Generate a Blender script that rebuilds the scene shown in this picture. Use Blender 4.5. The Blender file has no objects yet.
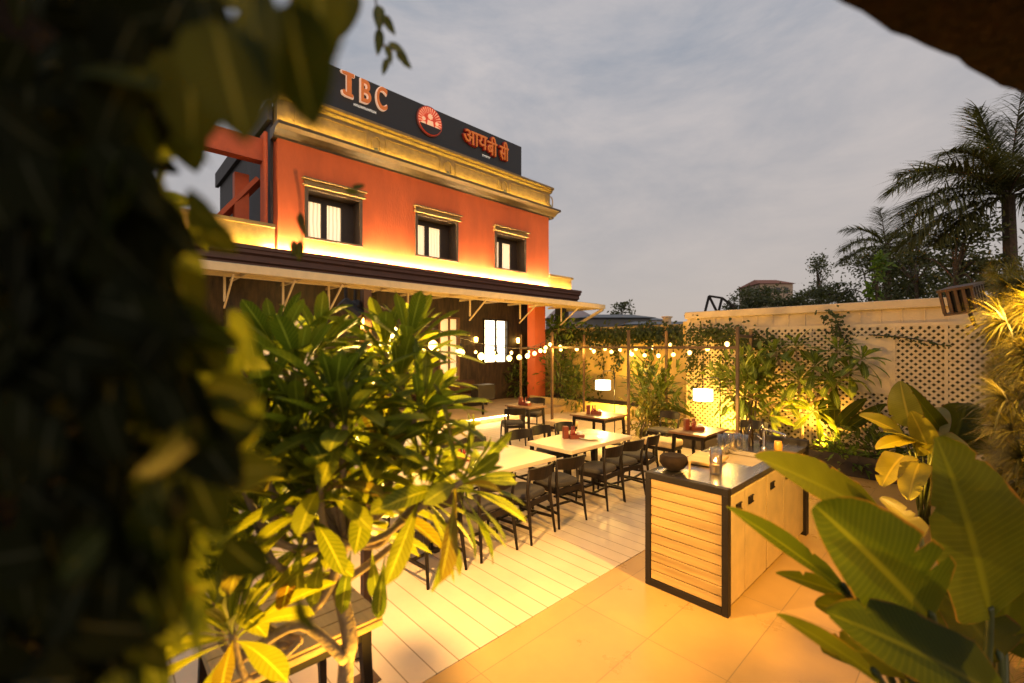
import bpy, math, random
from mathutils import Vector, Matrix

R = math.radians
rng = random.Random(7)
scn = bpy.context.scene
COL = scn.collection

# ------------------------------------------------------------------ camera
EYE = Vector((0, 0, 2.1)); YAW = R(46.75); FPX = 445.0; HOR = 347.0
FWD = Vector((-math.sin(YAW), math.cos(YAW), 0)); RGT = Vector((math.cos(YAW), math.sin(YAW), 0)); UP = Vector((0, 0, 1))
cd = bpy.data.cameras.new("camera"); cam = bpy.data.objects.new("camera", cd); COL.objects.link(cam)
cam.location = EYE; cam.rotation_euler = (R(90), 0, YAW)
cd.sensor_width = 36; cd.lens = 36 * FPX / 1024; cd.shift_y = (HOR - 341.5) / 1024
cd.clip_start = 0.02; cd.clip_end = 2000
cd.dof.use_dof = True; cd.dof.focus_distance = 5.5; cd.dof.aperture_fstop = 1.3
scn.camera = cam

# ------------------------------------------------------------------ world
world = bpy.data.worlds.new("World"); scn.world = world; world.use_nodes = True
nt = world.node_tree; nt.nodes.clear()
def N(t, typ, **kw):
    n = t.nodes.new(typ)
    for k, v in kw.items():
        if k in n.inputs: n.inputs[k].default_value = v
        else: setattr(n, k, v)
    return n
wo = N(nt, 'ShaderNodeOutputWorld'); bg = N(nt, 'ShaderNodeBackground', Strength=0.092)
sky = N(nt, 'ShaderNodeTexSky', sky_type='NISHITA', sun_disc=False, sun_elevation=R(14), sun_rotation=R(108), air_density=1.2, dust_density=2.5)
tc = N(nt, 'ShaderNodeTexCoord'); mp = N(nt, 'ShaderNodeMapping'); mp.inputs['Scale'].default_value = (1, 1, 2.6)
nz = N(nt, 'ShaderNodeTexNoise', Scale=2.3, Detail=7.0, Roughness=0.6, Distortion=0.3)
cr = N(nt, 'ShaderNodeValToRGB'); e = cr.color_ramp.elements
e[0].position = .36; e[0].color = (3.25, 3.55, 4.15, 1); e[1].position = .64; e[1].color = (5.8, 5.4, 5.4, 1)
sep = N(nt, 'ShaderNodeSeparateXYZ')
hz = N(nt, 'ShaderNodeMapRange'); hz.inputs[1].default_value = .0; hz.inputs[2].default_value = .55; hz.inputs[3].default_value = 1; hz.inputs[4].default_value = 0
mh = N(nt, 'ShaderNodeMix', data_type='RGBA'); mh.inputs[7].default_value = (5.5, 4.75, 4.3, 1)
ms = N(nt, 'ShaderNodeMix', data_type='RGBA'); ms.inputs[0].default_value = .93
L = nt.links.new
L(tc.outputs['Generated'], mp.inputs[0]); L(mp.outputs[0], nz.inputs['Vector']); L(nz.outputs[0], cr.inputs[0])
L(tc.outputs['Generated'], sep.inputs[0]); L(sep.outputs[2], hz.inputs[0]); L(hz.outputs[0], mh.inputs[0]); L(cr.outputs[0], mh.inputs[6])
L(sky.outputs[0], ms.inputs[6]); L(mh.outputs[2], ms.inputs[7]); L(ms.outputs[2], bg.inputs[0]); L(bg.outputs[0], wo.inputs[0])

sl = bpy.data.lights.new("sun", 'SUN'); sl.energy = 0.55; sl.angle = R(25); sl.color = (1, .68, .45)
so = bpy.data.objects.new("sun", sl); COL.objects.link(so); so.rotation_euler = (R(76), 0, R(72))

scn.view_settings.view_transform = 'Standard'; scn.view_settings.look = 'None'
scn.view_settings.exposure = 0.15; scn.view_settings.gamma = 1; scn.view_settings.use_curve_mapping = False
scn.cycles.use_denoising = True
scn.cycles.sample_clamp_indirect = 6
scn.cycles.max_bounces = 12; scn.cycles.diffuse_bounces = 3; scn.cycles.glossy_bounces = 3; scn.cycles.transmission_bounces = 12; scn.cycles.transparent_max_bounces = 16
scn.cycles.caustics_reflective = False; scn.cycles.caustics_refractive = False

# ------------------------------------------------------------------ helpers
def P(u, v, d):
    return EYE + FWD * d + RGT * ((u - 512) / FPX * d) + UP * ((HOR - v) / FPX * d)
def PX(u, v, X):
    return P(u, v, X / (FWD.x + RGT.x * (u - 512) / FPX))
def PY(u, v, Y):
    return P(u, v, Y / (FWD.y + RGT.y * (u - 512) / FPX))
def PZ(u, v, z):
    return P(u, v, FPX * (EYE.z - z) / (v - HOR))
OFF = {}
def tag(o, label=None, cat=None, group=None, kind=None):
    if label: o['label'] = label
    if cat: o['category'] = cat
    if group: o['group'] = group
    if kind: o['kind'] = kind
    return o
def thing(name, label, cat, loc=(0, 0, 0), group=None, world=True):
    o = bpy.data.objects.new(name, None); COL.objects.link(o); o.location = loc; o.empty_display_size = .1
    OFF[o] = Vector(loc) if world else Vector((0, 0, 0))
    return tag(o, label, cat, group)
def kids(o): return [c for c in bpy.data.objects if c.parent == o]
def dup(root, loc, rotz=0, label=None, group=None, scale=None):
    def rec(o, par):
        c = o.copy(); COL.objects.link(c)
        if par: c.parent = par
        for ch in KID.get(o, []): rec(ch, c)
        return c
    c = rec(root, None); c.location = loc; c.rotation_euler = (0, 0, rotz)
    if scale: c.scale = (scale,) * 3
    if label: c['label'] = label
    if group: c['group'] = group
    return c
KID = {}
def orth(t):
    t = t.normalized(); a = Vector((0, 0, 1)) if abs(t.z) < .9 else Vector((1, 0, 0))
    s = t.cross(a).normalized(); return s, s.cross(t).normalized()
PROF = {
 'obovate': lambda s: (math.sin(math.pi * min(1, s) ** 1.9) ** .52) * (.35 + .65 * min(1, s * 1.6)) if 0 < s < 1 else .03,
 'paddle': lambda s: min(1, (s / .16) ** .7) * max(0.03, 1 - s ** 3.2) ** .6 if s > 0 else .05,
 'lance': lambda s: (math.sin(math.pi * s ** .85) ** .9) if 0 < s < 1 else .02,
 'heart': lambda s: (min(1, (s / .18) ** .6) * (1 - s) ** .75 * 1.25) if 0 < s < 1 else .04,
 'ovate': lambda s: (math.sin(math.pi * s ** .72) ** .75) if 0 < s < 1 else .02,
 'blade': lambda s: max(.03, min(1, .55 + s * 3) * (1 - s) ** .6),
}
class MB:
    def __init__(s): s.v = []; s.f = []; s.uv = []; s.r = []
    def add(s, vs, fs, uv=None, r=0.5):
        b = len(s.v); s.v += [Vector(x) for x in vs]; s.f += [tuple(i + b for i in f) for f in fs]
        s.uv += uv if uv else [(0, 0)] * len(vs); s.r += [r] * len(vs); return s
    def box(s, c, size, rot=None, r=.5):
        x, y, z = (a / 2 for a in size); c = Vector(c)
        vs = [Vector((i * x, j * y, k * z)) for i in (-1, 1) for j in (-1, 1) for k in (-1, 1)]
        if rot is not None: vs = [rot @ a for a in vs]
        return s.add([a + c for a in vs], [(0, 1, 3, 2), (4, 6, 7, 5), (0, 4, 5, 1), (2, 3, 7, 6), (0, 2, 6, 4), (1, 5, 7, 3)], r=r)
    def bx(s, x0, x1, y0, y1, z0, z1, r=.5):
        return s.box(((x0 + x1) / 2, (y0 + y1) / 2, (z0 + z1) / 2), (abs(x1 - x0), abs(y1 - y0), abs(z1 - z0)), r=r)
    def bar(s, a, b, w, h, up=None, w2=None, h2=None):
        a = Vector(a); b = Vector(b); t = (b - a).normalized()
        if up is None: x, y = orth(t)
        else: x = t.cross(Vector(up)).normalized(); y = x.cross(t).normalized()
        vs = []
        for p, ww, hh in ((a, w, h), (b, w2 or w, h2 or h)):
            for i, j in ((-1, -1), (1, -1), (1, 1), (-1, 1)): vs.append(p + x * (i * ww / 2) + y * (j * hh / 2))
        return s.add(vs, [(3, 2, 1, 0), (4, 5, 6, 7), (0, 1, 5, 4), (1, 2, 6, 5), (2, 3, 7, 6), (3, 0, 4, 7)])
    def tube(s, pts, rad, n=8, cap=True):
        pts = [Vector(p) for p in pts]
        if not hasattr(rad, '__len__'): rad = [rad] * len(pts)
        vs = []; fs = []; x = None
        for i, p in enumerate(pts):
            t = (pts[min(i + 1, len(pts) - 1)] - pts[max(i - 1, 0)]).normalized()
            if x is None: x, y = orth(t)
            else:
                x = (x - t * x.dot(t)).normalized(); y = x.cross(t).normalized()
            for k in range(n):
                a = 2 * math.pi * k / n; vs.append(p + (x * math.cos(a) + y * math.sin(a)) * rad[i])
        for i in range(len(pts) - 1):
            for k in range(n): fs.append((i * n + k, i * n + (k + 1) % n, (i + 1) * n + (k + 1) % n, (i + 1) * n + k))
        if cap: fs += [tuple(range(n - 1, -1, -1)), tuple(range((len(pts) - 1) * n, len(pts) * n))]
        return s.add(vs, fs)
    def lathe(s, c, prof, n=16, axis=None):
        c = Vector(c); vs = []; fs = []
        for (r, z) in prof:
            for k in range(n):
                a = 2 * math.pi * k / n; p = Vector((r * math.cos(a), r * math.sin(a), z))
                vs.append(c + (axis @ p if axis is not None else p))
        for i in range(len(prof) - 1):
            for k in range(n): fs.append((i * n + k, i * n + (k + 1) % n, (i + 1) * n + (k + 1) % n, (i + 1) * n + k))
        fs += [tuple(range(n - 1, -1, -1)), tuple(range((len(prof) - 1) * n, len(prof) * n))]
        return s.add(vs, fs)
    def prism(s, poly, o, ax, ay, az, depth):      # poly in (ax,ay), extruded along az
        o = Vector(o); n = len(poly)
        vs = [o + ax * x + ay * y for x, y in poly] + [o + ax * x + ay * y + az * depth for x, y in poly]
        return s.add(vs, [tuple(range(n - 1, -1, -1)), tuple(range(n, 2 * n))] + [(i, (i + 1) % n, n + (i + 1) % n, n + i) for i in range(n)])
    def leaf(s, p, t, n, L, W, bend=.5, fold=.2, shape='lance', seg=7, cols=3, wave=0.0, rnd=None, grav=0.0):
        t = t.normalized(); n = (n - t * n.dot(t))
        n = n.normalized() if n.length > 1e-4 else orth(t)[0]
        p = Vector(p); side = t.cross(n).normalized(); pr = PROF[shape]; vs = []; fs = []; uv = []; a = bend / seg
        rnd = rng.random() if rnd is None else rnd
        ph = rng.random() * 6
        for i in range(seg + 1):
            q = i / seg; w = pr(q) * W / 2
            for k in range(cols):
                x = -1 + 2 * k / (cols - 1)
                vs.append(p + side * (w * x) + n * (fold * w * abs(x) + wave * W * abs(x) * math.sin(q * 9 + ph + x * 2)))
                uv.append((x, q))
            p = p + t * (L / seg)
            t, n = t * math.cos(a) - n * math.sin(a), n * math.cos(a) + t * math.sin(a)
            if grav:
                t = (t + Vector((0, 0, -grav / seg))).normalized(); n = (n - t * n.dot(t)).normalized(); 
            side = t.cross(n).normalized()
        for i in range(seg):
            for k in range(cols - 1):
                b = i * cols + k; fs.append((b, b + 1, b + cols + 1, b + cols))
        return s.add(vs, fs, uv, rnd)
    def blade(s, p, t, L, W, droop=.6, rnd=None, seg=4):
        t = t.normalized(); p = Vector(p); vs = []; fs = []; uv = []
        side = t.cross(Vector((0, 0, 1)))
        side = side.normalized() if side.length > 1e-3 else Vector((1, 0, 0))
        for i in range(seg + 1):
            q = i / seg; w = W / 2 * (1 - q) ** .7 + .0004
            vs += [p - side * w, p + side * w]; uv += [(-1, q), (1, q)]
            p = p + t * (L / seg); t = (t + Vector((0, 0, -droop / seg))).normalized()
        for i in range(seg): b = 2 * i; fs.append((b, b + 1, b + 3, b + 2))
        return s.add(vs, fs, uv, rng.random() if rnd is None else rnd)
    def build(s, name, mat, parent=None, smooth=False, bevel=0, solid=0, label=None):
        off = OFF.get(parent, Vector((0, 0, 0))) if parent else Vector((0, 0, 0))
        me = bpy.data.meshes.new(name)
        me.from_pydata([tuple(a - off) for a in s.v], [], s.f)
        if any(u != (0, 0) for u in s.uv[:60]):
            ul = me.uv_layers.new(name="UVMap"); idx = [0] * len(me.loops); me.loops.foreach_get('vertex_index', idx)
            flat = []
            for i in idx: flat += s.uv[i]
            ul.data.foreach_set('uv', flat)
        at = me.attributes.new('rnd', 'FLOAT', 'POINT'); at.data.foreach_set('value', s.r)
        if smooth: me.polygons.foreach_set('use_smooth', [True] * len(me.polygons))
        me.materials.append(mat); me.update()
        o = bpy.data.objects.new(name, me); COL.objects.link(o)
        if parent: o.parent = parent; KID.setdefault(parent, []).append(o)
        OFF[o] = off
        if bevel:
            m = o.modifiers.new('bevel', 'BEVEL'); m.width = bevel; m.segments = 2; m.limit_method = 'ANGLE'
        if label: o['label'] = label
        return o

# ------------------------------------------------------------------ materials
MATS = {}
def base_mat(name):
    m = bpy.data.materials.new(name); m.use_nodes = True; t = m.node_tree
    b = t.nodes['Principled BSDF']; return m, t, b
def mat(name, c, rough=.6, metal=0, var=.15, scale=6, bump=0, bscale=40, emit=None, es=0, spec=.5, stretch=None, coat=0):
    if name in MATS: return MATS[name]
    m, t, b = base_mat(name); c = list(c) + [1]
    b.inputs['Roughness'].default_value = rough; b.inputs['Metallic'].default_value = metal
    b.inputs['Specular IOR Level'].default_value = spec; b.inputs['Coat Weight'].default_value = coat
    co = N(t, 'ShaderNodeTexCoord'); mp = N(t, 'ShaderNodeMapping')
    if stretch: mp.inputs['Scale'].default_value = stretch
    t.links.new(co.outputs['Object'], mp.inputs[0])
    n = N(t, 'ShaderNodeTexNoise', Scale=scale, Detail=6.0, Roughness=.6); t.links.new(mp.outputs[0], n.inputs['Vector'])
    r = N(t, 'ShaderNodeValToRGB'); e = r.color_ramp.elements
    e[0].position = .3; e[1].position = .72
    e[0].color = [x * (1 - var) for x in c[:3]] + [1]; e[1].color = [min(1, x * (1 + var)) for x in c[:3]] + [1]
    t.links.new(n.outputs[0], r.inputs[0]); t.links.new(r.outputs[0], b.inputs['Base Color'])
    rr = N(t, 'ShaderNodeMapRange'); rr.inputs[3].default_value = max(.02, rough - .1); rr.inputs[4].default_value = min(1, rough + .1)
    t.links.new(n.outputs[0], rr.inputs[0]); t.links.new(rr.outputs[0], b.inputs['Roughness'])
    if bump:
        n2 = N(t, 'ShaderNodeTexNoise', Scale=bscale, Detail=5.0); t.links.new(mp.outputs[0], n2.inputs['Vector'])
        bp = N(t, 'ShaderNodeBump', Strength=bump, Distance=.01); t.links.new(n2.outputs[0], bp.inputs['Height']); t.links.new(bp.outputs[0], b.inputs['Normal'])
    if emit:
        b.inputs['Emission Color'].default_value = list(emit) + [1]; b.inputs['Emission Strength'].default_value = es
    MATS[name] = m; return m
def glow(name, c, s):
    if name in MATS: return MATS[name]
    m, t, b = base_mat(name); b.inputs['Base Color'].default_value = (.8, .8, .8, 1)
    b.inputs['Emission Color'].default_value = list(c) + [1]; b.inputs['Emission Strength'].default_value = s
    MATS[name] = m; return m
def leafmat(name, c1, c2, trans=.35, vein=.25, rough=.45, tc=None, vfreq=22, brown=0, spec=.3, rib=1.8, edge=0):
    if name in MATS: return MATS[name]
    m, t, b = base_mat(name); out = t.nodes['Material Output']
    at = N(t, 'ShaderNodeAttribute', attribute_name='rnd'); uv = N(t, 'ShaderNodeUVMap')
    r = N(t, 'ShaderNodeValToRGB'); e = r.color_ramp.elements; e[0].color = list(c1) + [1]; e[1].color = list(c2) + [1]
    if brown: 
        e2 = e.new(.93); e2.color = list(c2) + [1]; e[2].color = (.10, .055, .015, 1)
    t.links.new(at.outputs['Fac'], r.inputs[0])
    sp = N(t, 'ShaderNodeSeparateXYZ'); t.links.new(uv.outputs[0], sp.inputs[0])
    ab = N(t, 'ShaderNodeMath', operation='ABSOLUTE'); t.links.new(sp.outputs[0], ab.inputs[0])
    mr = N(t, 'ShaderNodeMapRange'); mr.inputs[1].default_value = .03; mr.inputs[2].default_value = .10; mr.inputs[3].default_value = 1; mr.inputs[4].default_value = 0
    t.links.new(ab.outputs[0], mr.inputs[0])
    mu = N(t, 'ShaderNodeMath', operation='MULTIPLY'); mu.inputs[1].default_value = .12; t.links.new(ab.outputs[0], mu.inputs[0])
    su = N(t, 'ShaderNodeMath', operation='SUBTRACT'); t.links.new(sp.outputs[1], su.inputs[0]); t.links.new(mu.outputs[0], su.inputs[1])
    fr = N(t, 'ShaderNodeMath', operation='MULTIPLY'); fr.inputs[1].default_value = vfreq * 6.283; t.links.new(su.outputs[0], fr.inputs[0])
    sn = N(t, 'ShaderNodeMath', operation='SINE'); t.links.new(fr.outputs[0], sn.inputs[0])
    m2 = N(t, 'ShaderNodeMapRange'); m2.inputs[1].default_value = .55; m2.inputs[2].default_value = 1; m2.inputs[3].default_value = 0; m2.inputs[4].default_value = vein; t.links.new(sn.outputs[0], m2.inputs[0])
    mx = N(t, 'ShaderNodeMath', operation='MAXIMUM'); t.links.new(mr.outputs[0], mx.inputs[0]); t.links.new(m2.outputs[0], mx.inputs[1])
    co = N(t, 'ShaderNodeTexCoord'); nz = N(t, 'ShaderNodeTexNoise', Scale=9.0, Detail=4.0); t.links.new(co.outputs['Object'], nz.inputs['Vector'])
    hs = N(t, 'ShaderNodeHueSaturation'); mv = N(t, 'ShaderNodeMapRange'); mv.inputs[3].default_value = .65; mv.inputs[4].default_value = 1.35
    t.links.new(nz.outputs[0], mv.inputs[0]); t.links.new(mv.outputs[0], hs.inputs['Value']); t.links.new(r.outputs[0], hs.inputs['Color'])
    mc = N(t, 'ShaderNodeMix', data_type='RGBA'); mc.inputs[7].default_value = [min(1, x * rib + .03 * (rib > 1.4)) for x in c2] + [1]
    t.links.new(mx.outputs[0], mc.inputs[0]); t.links.new(hs.outputs[0], mc.inputs[6])
    if edge:
        ne = N(t, 'ShaderNodeTexNoise', Scale=14.0, Detail=3.0); t.links.new(co.outputs['Object'], ne.inputs['Vector'])
        ad = N(t, 'ShaderNodeMath', operation='MULTIPLY_ADD'); ad.inputs[1].default_value = .22; t.links.new(ne.outputs[0], ad.inputs[0]); t.links.new(ab.outputs[0], ad.inputs[2])
        me_ = N(t, 'ShaderNodeMapRange'); me_.inputs[1].default_value = 1.06; me_.inputs[2].default_value = 1.11; me_.inputs[3].default_value = 0; me_.inputs[4].default_value = edge; t.links.new(ad.outputs[0], me_.inputs[0])
        mo = N(t, 'ShaderNodeMix', data_type='RGBA'); mo.inputs[7].default_value = (.16, .085, .025, 1); t.links.new(me_.outputs[0], mo.inputs[0]); t.links.new(mc.outputs[2], mo.inputs[6]); mc = mo
    t.links.new(mc.outputs[2], b.inputs['Base Color']); b.inputs['Roughness'].default_value = rough; b.inputs['Specular IOR Level'].default_value = spec
    bp = N(t, 'ShaderNodeBump', Strength=.3, Distance=.004); t.links.new(mx.outputs[0], bp.inputs['Height']); t.links.new(bp.outputs[0], b.inputs['Normal'])
    tr = N(t, 'ShaderNodeBsdfTranslucent'); tm = N(t, 'ShaderNodeMix', data_type='RGBA', blend_type='MULTIPLY'); tm.inputs[0].default_value = 1
    tm.inputs[7].default_value = list(tc or (2.2, 2.0, .7)) + [1]; t.links.new(mc.outputs[2], tm.inputs[6]); t.links.new(tm.outputs[2], tr.inputs[0])
    ms = N(t, 'ShaderNodeMixShader'); ms.inputs[0].default_value = trans
    t.links.new(b.outputs[0], ms.inputs[1]); t.links.new(tr.outputs[0], ms.inputs[2]); t.links.new(ms.outputs[0], out.inputs[0])
    MATS[name] = m; return m
def tilemat(name, c1, c2, mortar, bw, rh, off, loc, msize, rough=.35, swap=False, var=.11, bump=.3):
    m, t, b = base_mat(name)
    co = N(t, 'ShaderNodeTexCoord'); mp = N(t, 'ShaderNodeMapping'); mp.inputs['Location'].default_value = loc
    if swap: mp.inputs['Rotation'].default_value = (0, 0, R(90))
    br = N(t, 'ShaderNodeTexBrick', Scale=1.0, offset=off); br.inputs['Color1'].default_value = list(c1) + [1]; br.inputs['Color2'].default_value = list(c2) + [1]; br.inputs['Mortar'].default_value = list(mortar) + [1]
    br.inputs['Mortar Size'].default_value = msize; br.inputs['Mortar Smooth'].default_value = .1; br.inputs['Brick Width'].default_value = bw; br.inputs['Row Height'].default_value = rh; br.inputs['Bias'].default_value = 0
    t.links.new(co.outputs['Object'], mp.inputs[0]); t.links.new(mp.outputs[0], br.inputs['Vector'])
    n = N(t, 'ShaderNodeTexNoise', Scale=2.2, Detail=8.0, Roughness=.65); t.links.new(co.outputs['Object'], n.inputs['Vector'])
    hs = N(t, 'ShaderNodeHueSaturation'); mv = N(t, 'ShaderNodeMapRange'); mv.inputs[3].default_value = 1 - var * 2; mv.inputs[4].default_value = 1 + var * 2
    t.links.new(n.outputs[0], mv.inputs[0]); t.links.new(mv.outputs[0], hs.inputs['Value']); t.links.new(br.outputs[0], hs.inputs['Color']); t.links.new(hs.outputs[0], b.inputs['Base Color'])
    rr = N(t, 'ShaderNodeMapRange'); rr.inputs[3].default_value = rough - .12; rr.inputs[4].default_value = rough + .18; t.links.new(n.outputs[0], rr.inputs[0]); t.links.new(rr.outputs[0], b.inputs['Roughness'])
    bp = N(t, 'ShaderNodeBump', Strength=bump, Distance=.004, invert=True); t.links.new(br.outputs['Fac'], bp.inputs['Height']); t.links.new(bp.outputs[0], b.inputs['Normal'])
    return m

WARM = (1, .50, .055); WARM2 = (1, .58, .12); GOLD = (1, .60, .09)
M_curt = glow('lit_curtain', (1, .68, .33), 1.05); ct = M_curt.node_tree; cw = N(ct, 'ShaderNodeTexWave', Scale=3.2, Distortion=2.0, bands_direction='Y'); cc = N(ct, 'ShaderNodeTexCoord'); cv = N(ct, 'ShaderNodeMapRange'); cv.inputs[3].default_value = .55; cv.inputs[4].default_value = 1.25
ct.links.new(cc.outputs['Object'], cw.inputs['Vector']); ct.links.new(cw.outputs['Fac'], cv.inputs[0]); ct.links.new(cv.outputs[0], ct.nodes['Principled BSDF'].inputs['Emission Strength'])
M_orange = mat('orange_plaster', (.68, .15, .048), .85, var=.12, scale=2.0, bump=.6, bscale=24, stretch=(1, 1, .35))
M_orange2 = mat('orange_paint', (.52, .10, .03), .6, var=.12, scale=4)
M_gold = mat('gold_cornice', (.24, .17, .065), .5, var=.25, scale=5, bump=.3, bscale=30)
M_shgold = mat('shaded_gold_trim', (.085, .06, .024), .5, var=.3, scale=5, bump=.3, bscale=30)  # darker copy of the gold; shade on the ledge put into the colour
M_dgrey = mat('dark_grey_render', (.07, .07, .075), .8, var=.25, scale=3)
M_brown = mat('dark_brown_fascia', (.085, .035, .022), .55, var=.3, scale=4, stretch=(8, 1, 8))
M_dwood = mat('dark_wall_cladding', (.035, .020, .009), .6, var=.95, scale=3.2, bump=.4, bscale=12, stretch=(1, 3, .7))
M_cream = mat('cream_paint', (.68, .54, .31), .5, var=.08)
M_black = mat('black_metal', (.012, .009, .007), .5, var=.3, spec=.3)
M_bwood = mat('dark_stained_wood', (.010, .006, .004), .5, var=.4, scale=14, spec=.25, stretch=(1, 1, .15))
M_brwood = mat('brown_wood', (.16, .075, .03), .5, var=.35, scale=12, stretch=(.2, 1, 1), bump=.2)
M_ltop = mat('pale_table_top', (.62, .50, .34), .35, var=.12, scale=7, stretch=(1, .12, 1))
M_slat = mat('honey_wood', (.46, .30, .10), .5, var=.36, scale=9, stretch=(.12, 1, 1.6), bump=.25, bscale=30)
M_steel = mat('brushed_steel', (.62, .60, .56), .25, 1, var=.1, scale=20, stretch=(1, .1, 1))
M_door = mat('brass_steel_door', (.66, .50, .24), .36, .45, var=.12, scale=6)
M_cush = mat('grey_seat_fabric', (.04, .034, .03), .9, var=.2, scale=60, bump=.4, bscale=250)
M_sofa = mat('tan_bench_fabric', (.50, .36, .19), .9, var=.15, scale=20, bump=.3, bscale=150)
M_lat = mat('lattice_paint', (.58, .46, .30), .6, var=.12, scale=6)
M_wall = mat('cream_boundary_wall', (.54, .42, .27), .7, var=.16, scale=2, bump=.3)
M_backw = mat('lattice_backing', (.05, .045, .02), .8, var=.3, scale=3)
M_ywall = mat('yellow_plaster', (.50, .36, .14), .8, var=.2, scale=1.5, bump=.3)
M_post = mat('rust_brown_steel', (.085, .045, .022), .5, var=.25)
M_soil = mat('soil', (.035, .022, .013), .95, var=.5, scale=20, bump=1, bscale=60)
M_plant = mat('dark_planter', (.035, .024, .017), .7, var=.3)
M_bark = mat('pale_bark', (.28, .20, .12), .8, var=.35, scale=18, bump=.8, bscale=50)
M_dbark = mat('dark_bark', (.07, .05, .035), .9, var=.4, scale=14, bump=.8, bscale=40)
M_red = mat('red_lacquer_wood', (.16, .030, .014), .4, var=.25, scale=12)
M_white = mat('white_paper', (.8, .78, .72), .7, var=.05)
M_thatch = mat('brown_canopy', (.006, .0024, .001), .95, spec=.08, var=.5, scale=30, bump=1, bscale=60)  # near-black albedo paints in the shade of the canopy underside
M_glass = MATS.setdefault('glass', base_mat('clear_glass')[0]); gt = M_glass.node_tree; gt.nodes.remove(gt.nodes['Principled BSDF'])
g1 = N(gt, 'ShaderNodeBsdfTransparent'); g1.inputs[0].default_value = (.96, .91, .78, 1); g2 = N(gt, 'ShaderNodeBsdfGlossy', Roughness=.05); g3 = N(gt, 'ShaderNodeMixShader'); g4 = N(gt, 'ShaderNodeLayerWeight', Blend=.35)
gt.links.new(g4.outputs['Facing'], g3.inputs[0]); gt.links.new(g1.outputs[0], g3.inputs[1]); gt.links.new(g2.outputs[0], g3.inputs[2]); gt.links.new(g3.outputs[0], gt.nodes['Material Output'].inputs[0])
M_amber = mat('amber_jar', (.75, .35, .05), .3, var=.1)
M_bottle = mat('dark_bottle_glass', (.02, .012, .006), .12, var=.1, spec=.8)
LF_plum = leafmat('plumeria_leaf', (.065, .10, .011), (.15, .18, .02), .5, .3, vfreq=16, brown=1)
LF_dark = leafmat('vine_leaf', (.020, .034, .006), (.045, .060, .010), .3, .3)
LF_creep = leafmat('shaded_creeper_leaf', (.004, .006, .0015), (.009, .012, .0025), .25, .25, rough=.8, spec=.06)  # near-black creeper copy; the shade on its leaves is in the colour
LF_olive = leafmat('olive_leaf', (.012, .020, .002), (.036, .046, .004), .45, .25, spec=.1)  # lighter creeper copy; light through the edge leaves is in the colour
LF_bird = leafmat('paddle_leaf', (.027, .044, .005), (.058, .072, .008), .55, .35, rough=.5, vfreq=30, rib=1.35, edge=.9, spec=.12)
LF_birdlit = leafmat('lit_paddle_leaf', (.13, .14, .02), (.22, .19, .035), .35, .2, rough=.4, vfreq=24, rib=1.3, edge=.8)  # brighter, yellower copy of the paddle leaf; lamp light put into the colour
LF_frang = leafmat('frangipani_leaf', (.065, .10, .014), (.13, .17, .026), .35, .3, vfreq=12)
LF_bush = leafmat('bush_leaf', (.035, .06, .010), (.085, .11, .018), .3, .2)
LF_palm = leafmat('palm_leaflet', (.055, .065, .02), (.11, .11, .04), .2, .1)
LF_far = leafmat('far_leaf', (.042, .055, .02), (.085, .095, .038), .2, .0)
LF_grass = leafmat('grass_blade', (.055, .062, .012), (.16, .14, .03), .3, .0)
LF_green = leafmat('bright_leaf', (.06, .12, .015), (.11, .17, .03), .4, .2)

# ------------------------------------------------------------------ setting
m = MB(); m.bx(-500, 500, -500, 500, -.3, -.06); tag(m.build('ground', mat('earth', (.10, .085, .06), .95, var=.3, scale=.2)), kind='structure')
M_deck = tilemat('cream_plank_tiles', (.57, .45, .31), (.60, .48, .34), (.27, .19, .11), 60, .176, .37, (.2, -1.78 + .176 * 12, 0), .005, .42)
M_tile = tilemat('beige_floor_tiles', (.40, .245, .08), (.42, .26, .085), (.25, .16, .06), 1.09, .555, 0, (-2.13 + 1.09 * 6, 2.41 + .555 * 12, 0), .0035, .28, swap=False)
# brick rows of the tiled floor run along Y: rotate the lookup
mpn = [n for n in M_tile.node_tree.nodes if n.type == 'MAPPING'][0]
mpn.inputs['Rotation'].default_value = (0, 0, R(90)); mpn.inputs['Location'].default_value = (0, 0, 0)
m = MB(); m.bx(-2.41, 6, -6, 9.8, -.058, 0); o = m.build('tiled_floor', M_tile); tag(o, kind='structure')
mpn.inputs['Location'].default_value = (2.41 % .555 - .555 + 0, 0, 0)
m = MB(); m.bx(-9.4, -2.41, -6, 12.6, -.058, .006); tag(m.build('deck_floor', M_deck), kind='structure')
m = MB(); m.bx(-12.6, -9.35, -3, 12.6, -.05, .18); tag(m.build('platform', mat('warm_stone', (.42, .30, .17), .55, var=.2, scale=2)), kind='structure')

# ------------------------------------------------------------------ restaurant building
B = thing('restaurant_building', 'orange two storey building with lit gold cornice and dark brown eave', 'building', (-11, 7.5, 0))
YL, YR, XF = 3.05, 12.2, -11.0
WIN = [(3.63, 5.04), (6.6, 8.08), (9.56, 11.0)]; WZ0, WZ1 = 4.72, 5.9
m = MB()
m.bx(-11.45, XF, YL, YR, 4.0, WZ0); m.bx(-11.45, XF, YL, YR, WZ1, 6.85)
ys = [YL] + [y for w in WIN for y in w] + [YR]
for a, b in zip(ys[0::2], ys[1::2]): m.bx(-11.45, XF, a, b, WZ0, WZ1)
m.bx(-17, -11.452, YL, YR, 4.0, 7.6)
m.build('wall', M_orange, B)
m = MB(); m.bx(-17, -11.35, YL - .06, YL - .004, 4.8, 7.7); m.bx(-17.2, -11.2, YL - .16, YL - .064, 7.3, 7.75); m.build('side_parapet', M_dgrey, B)
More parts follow.
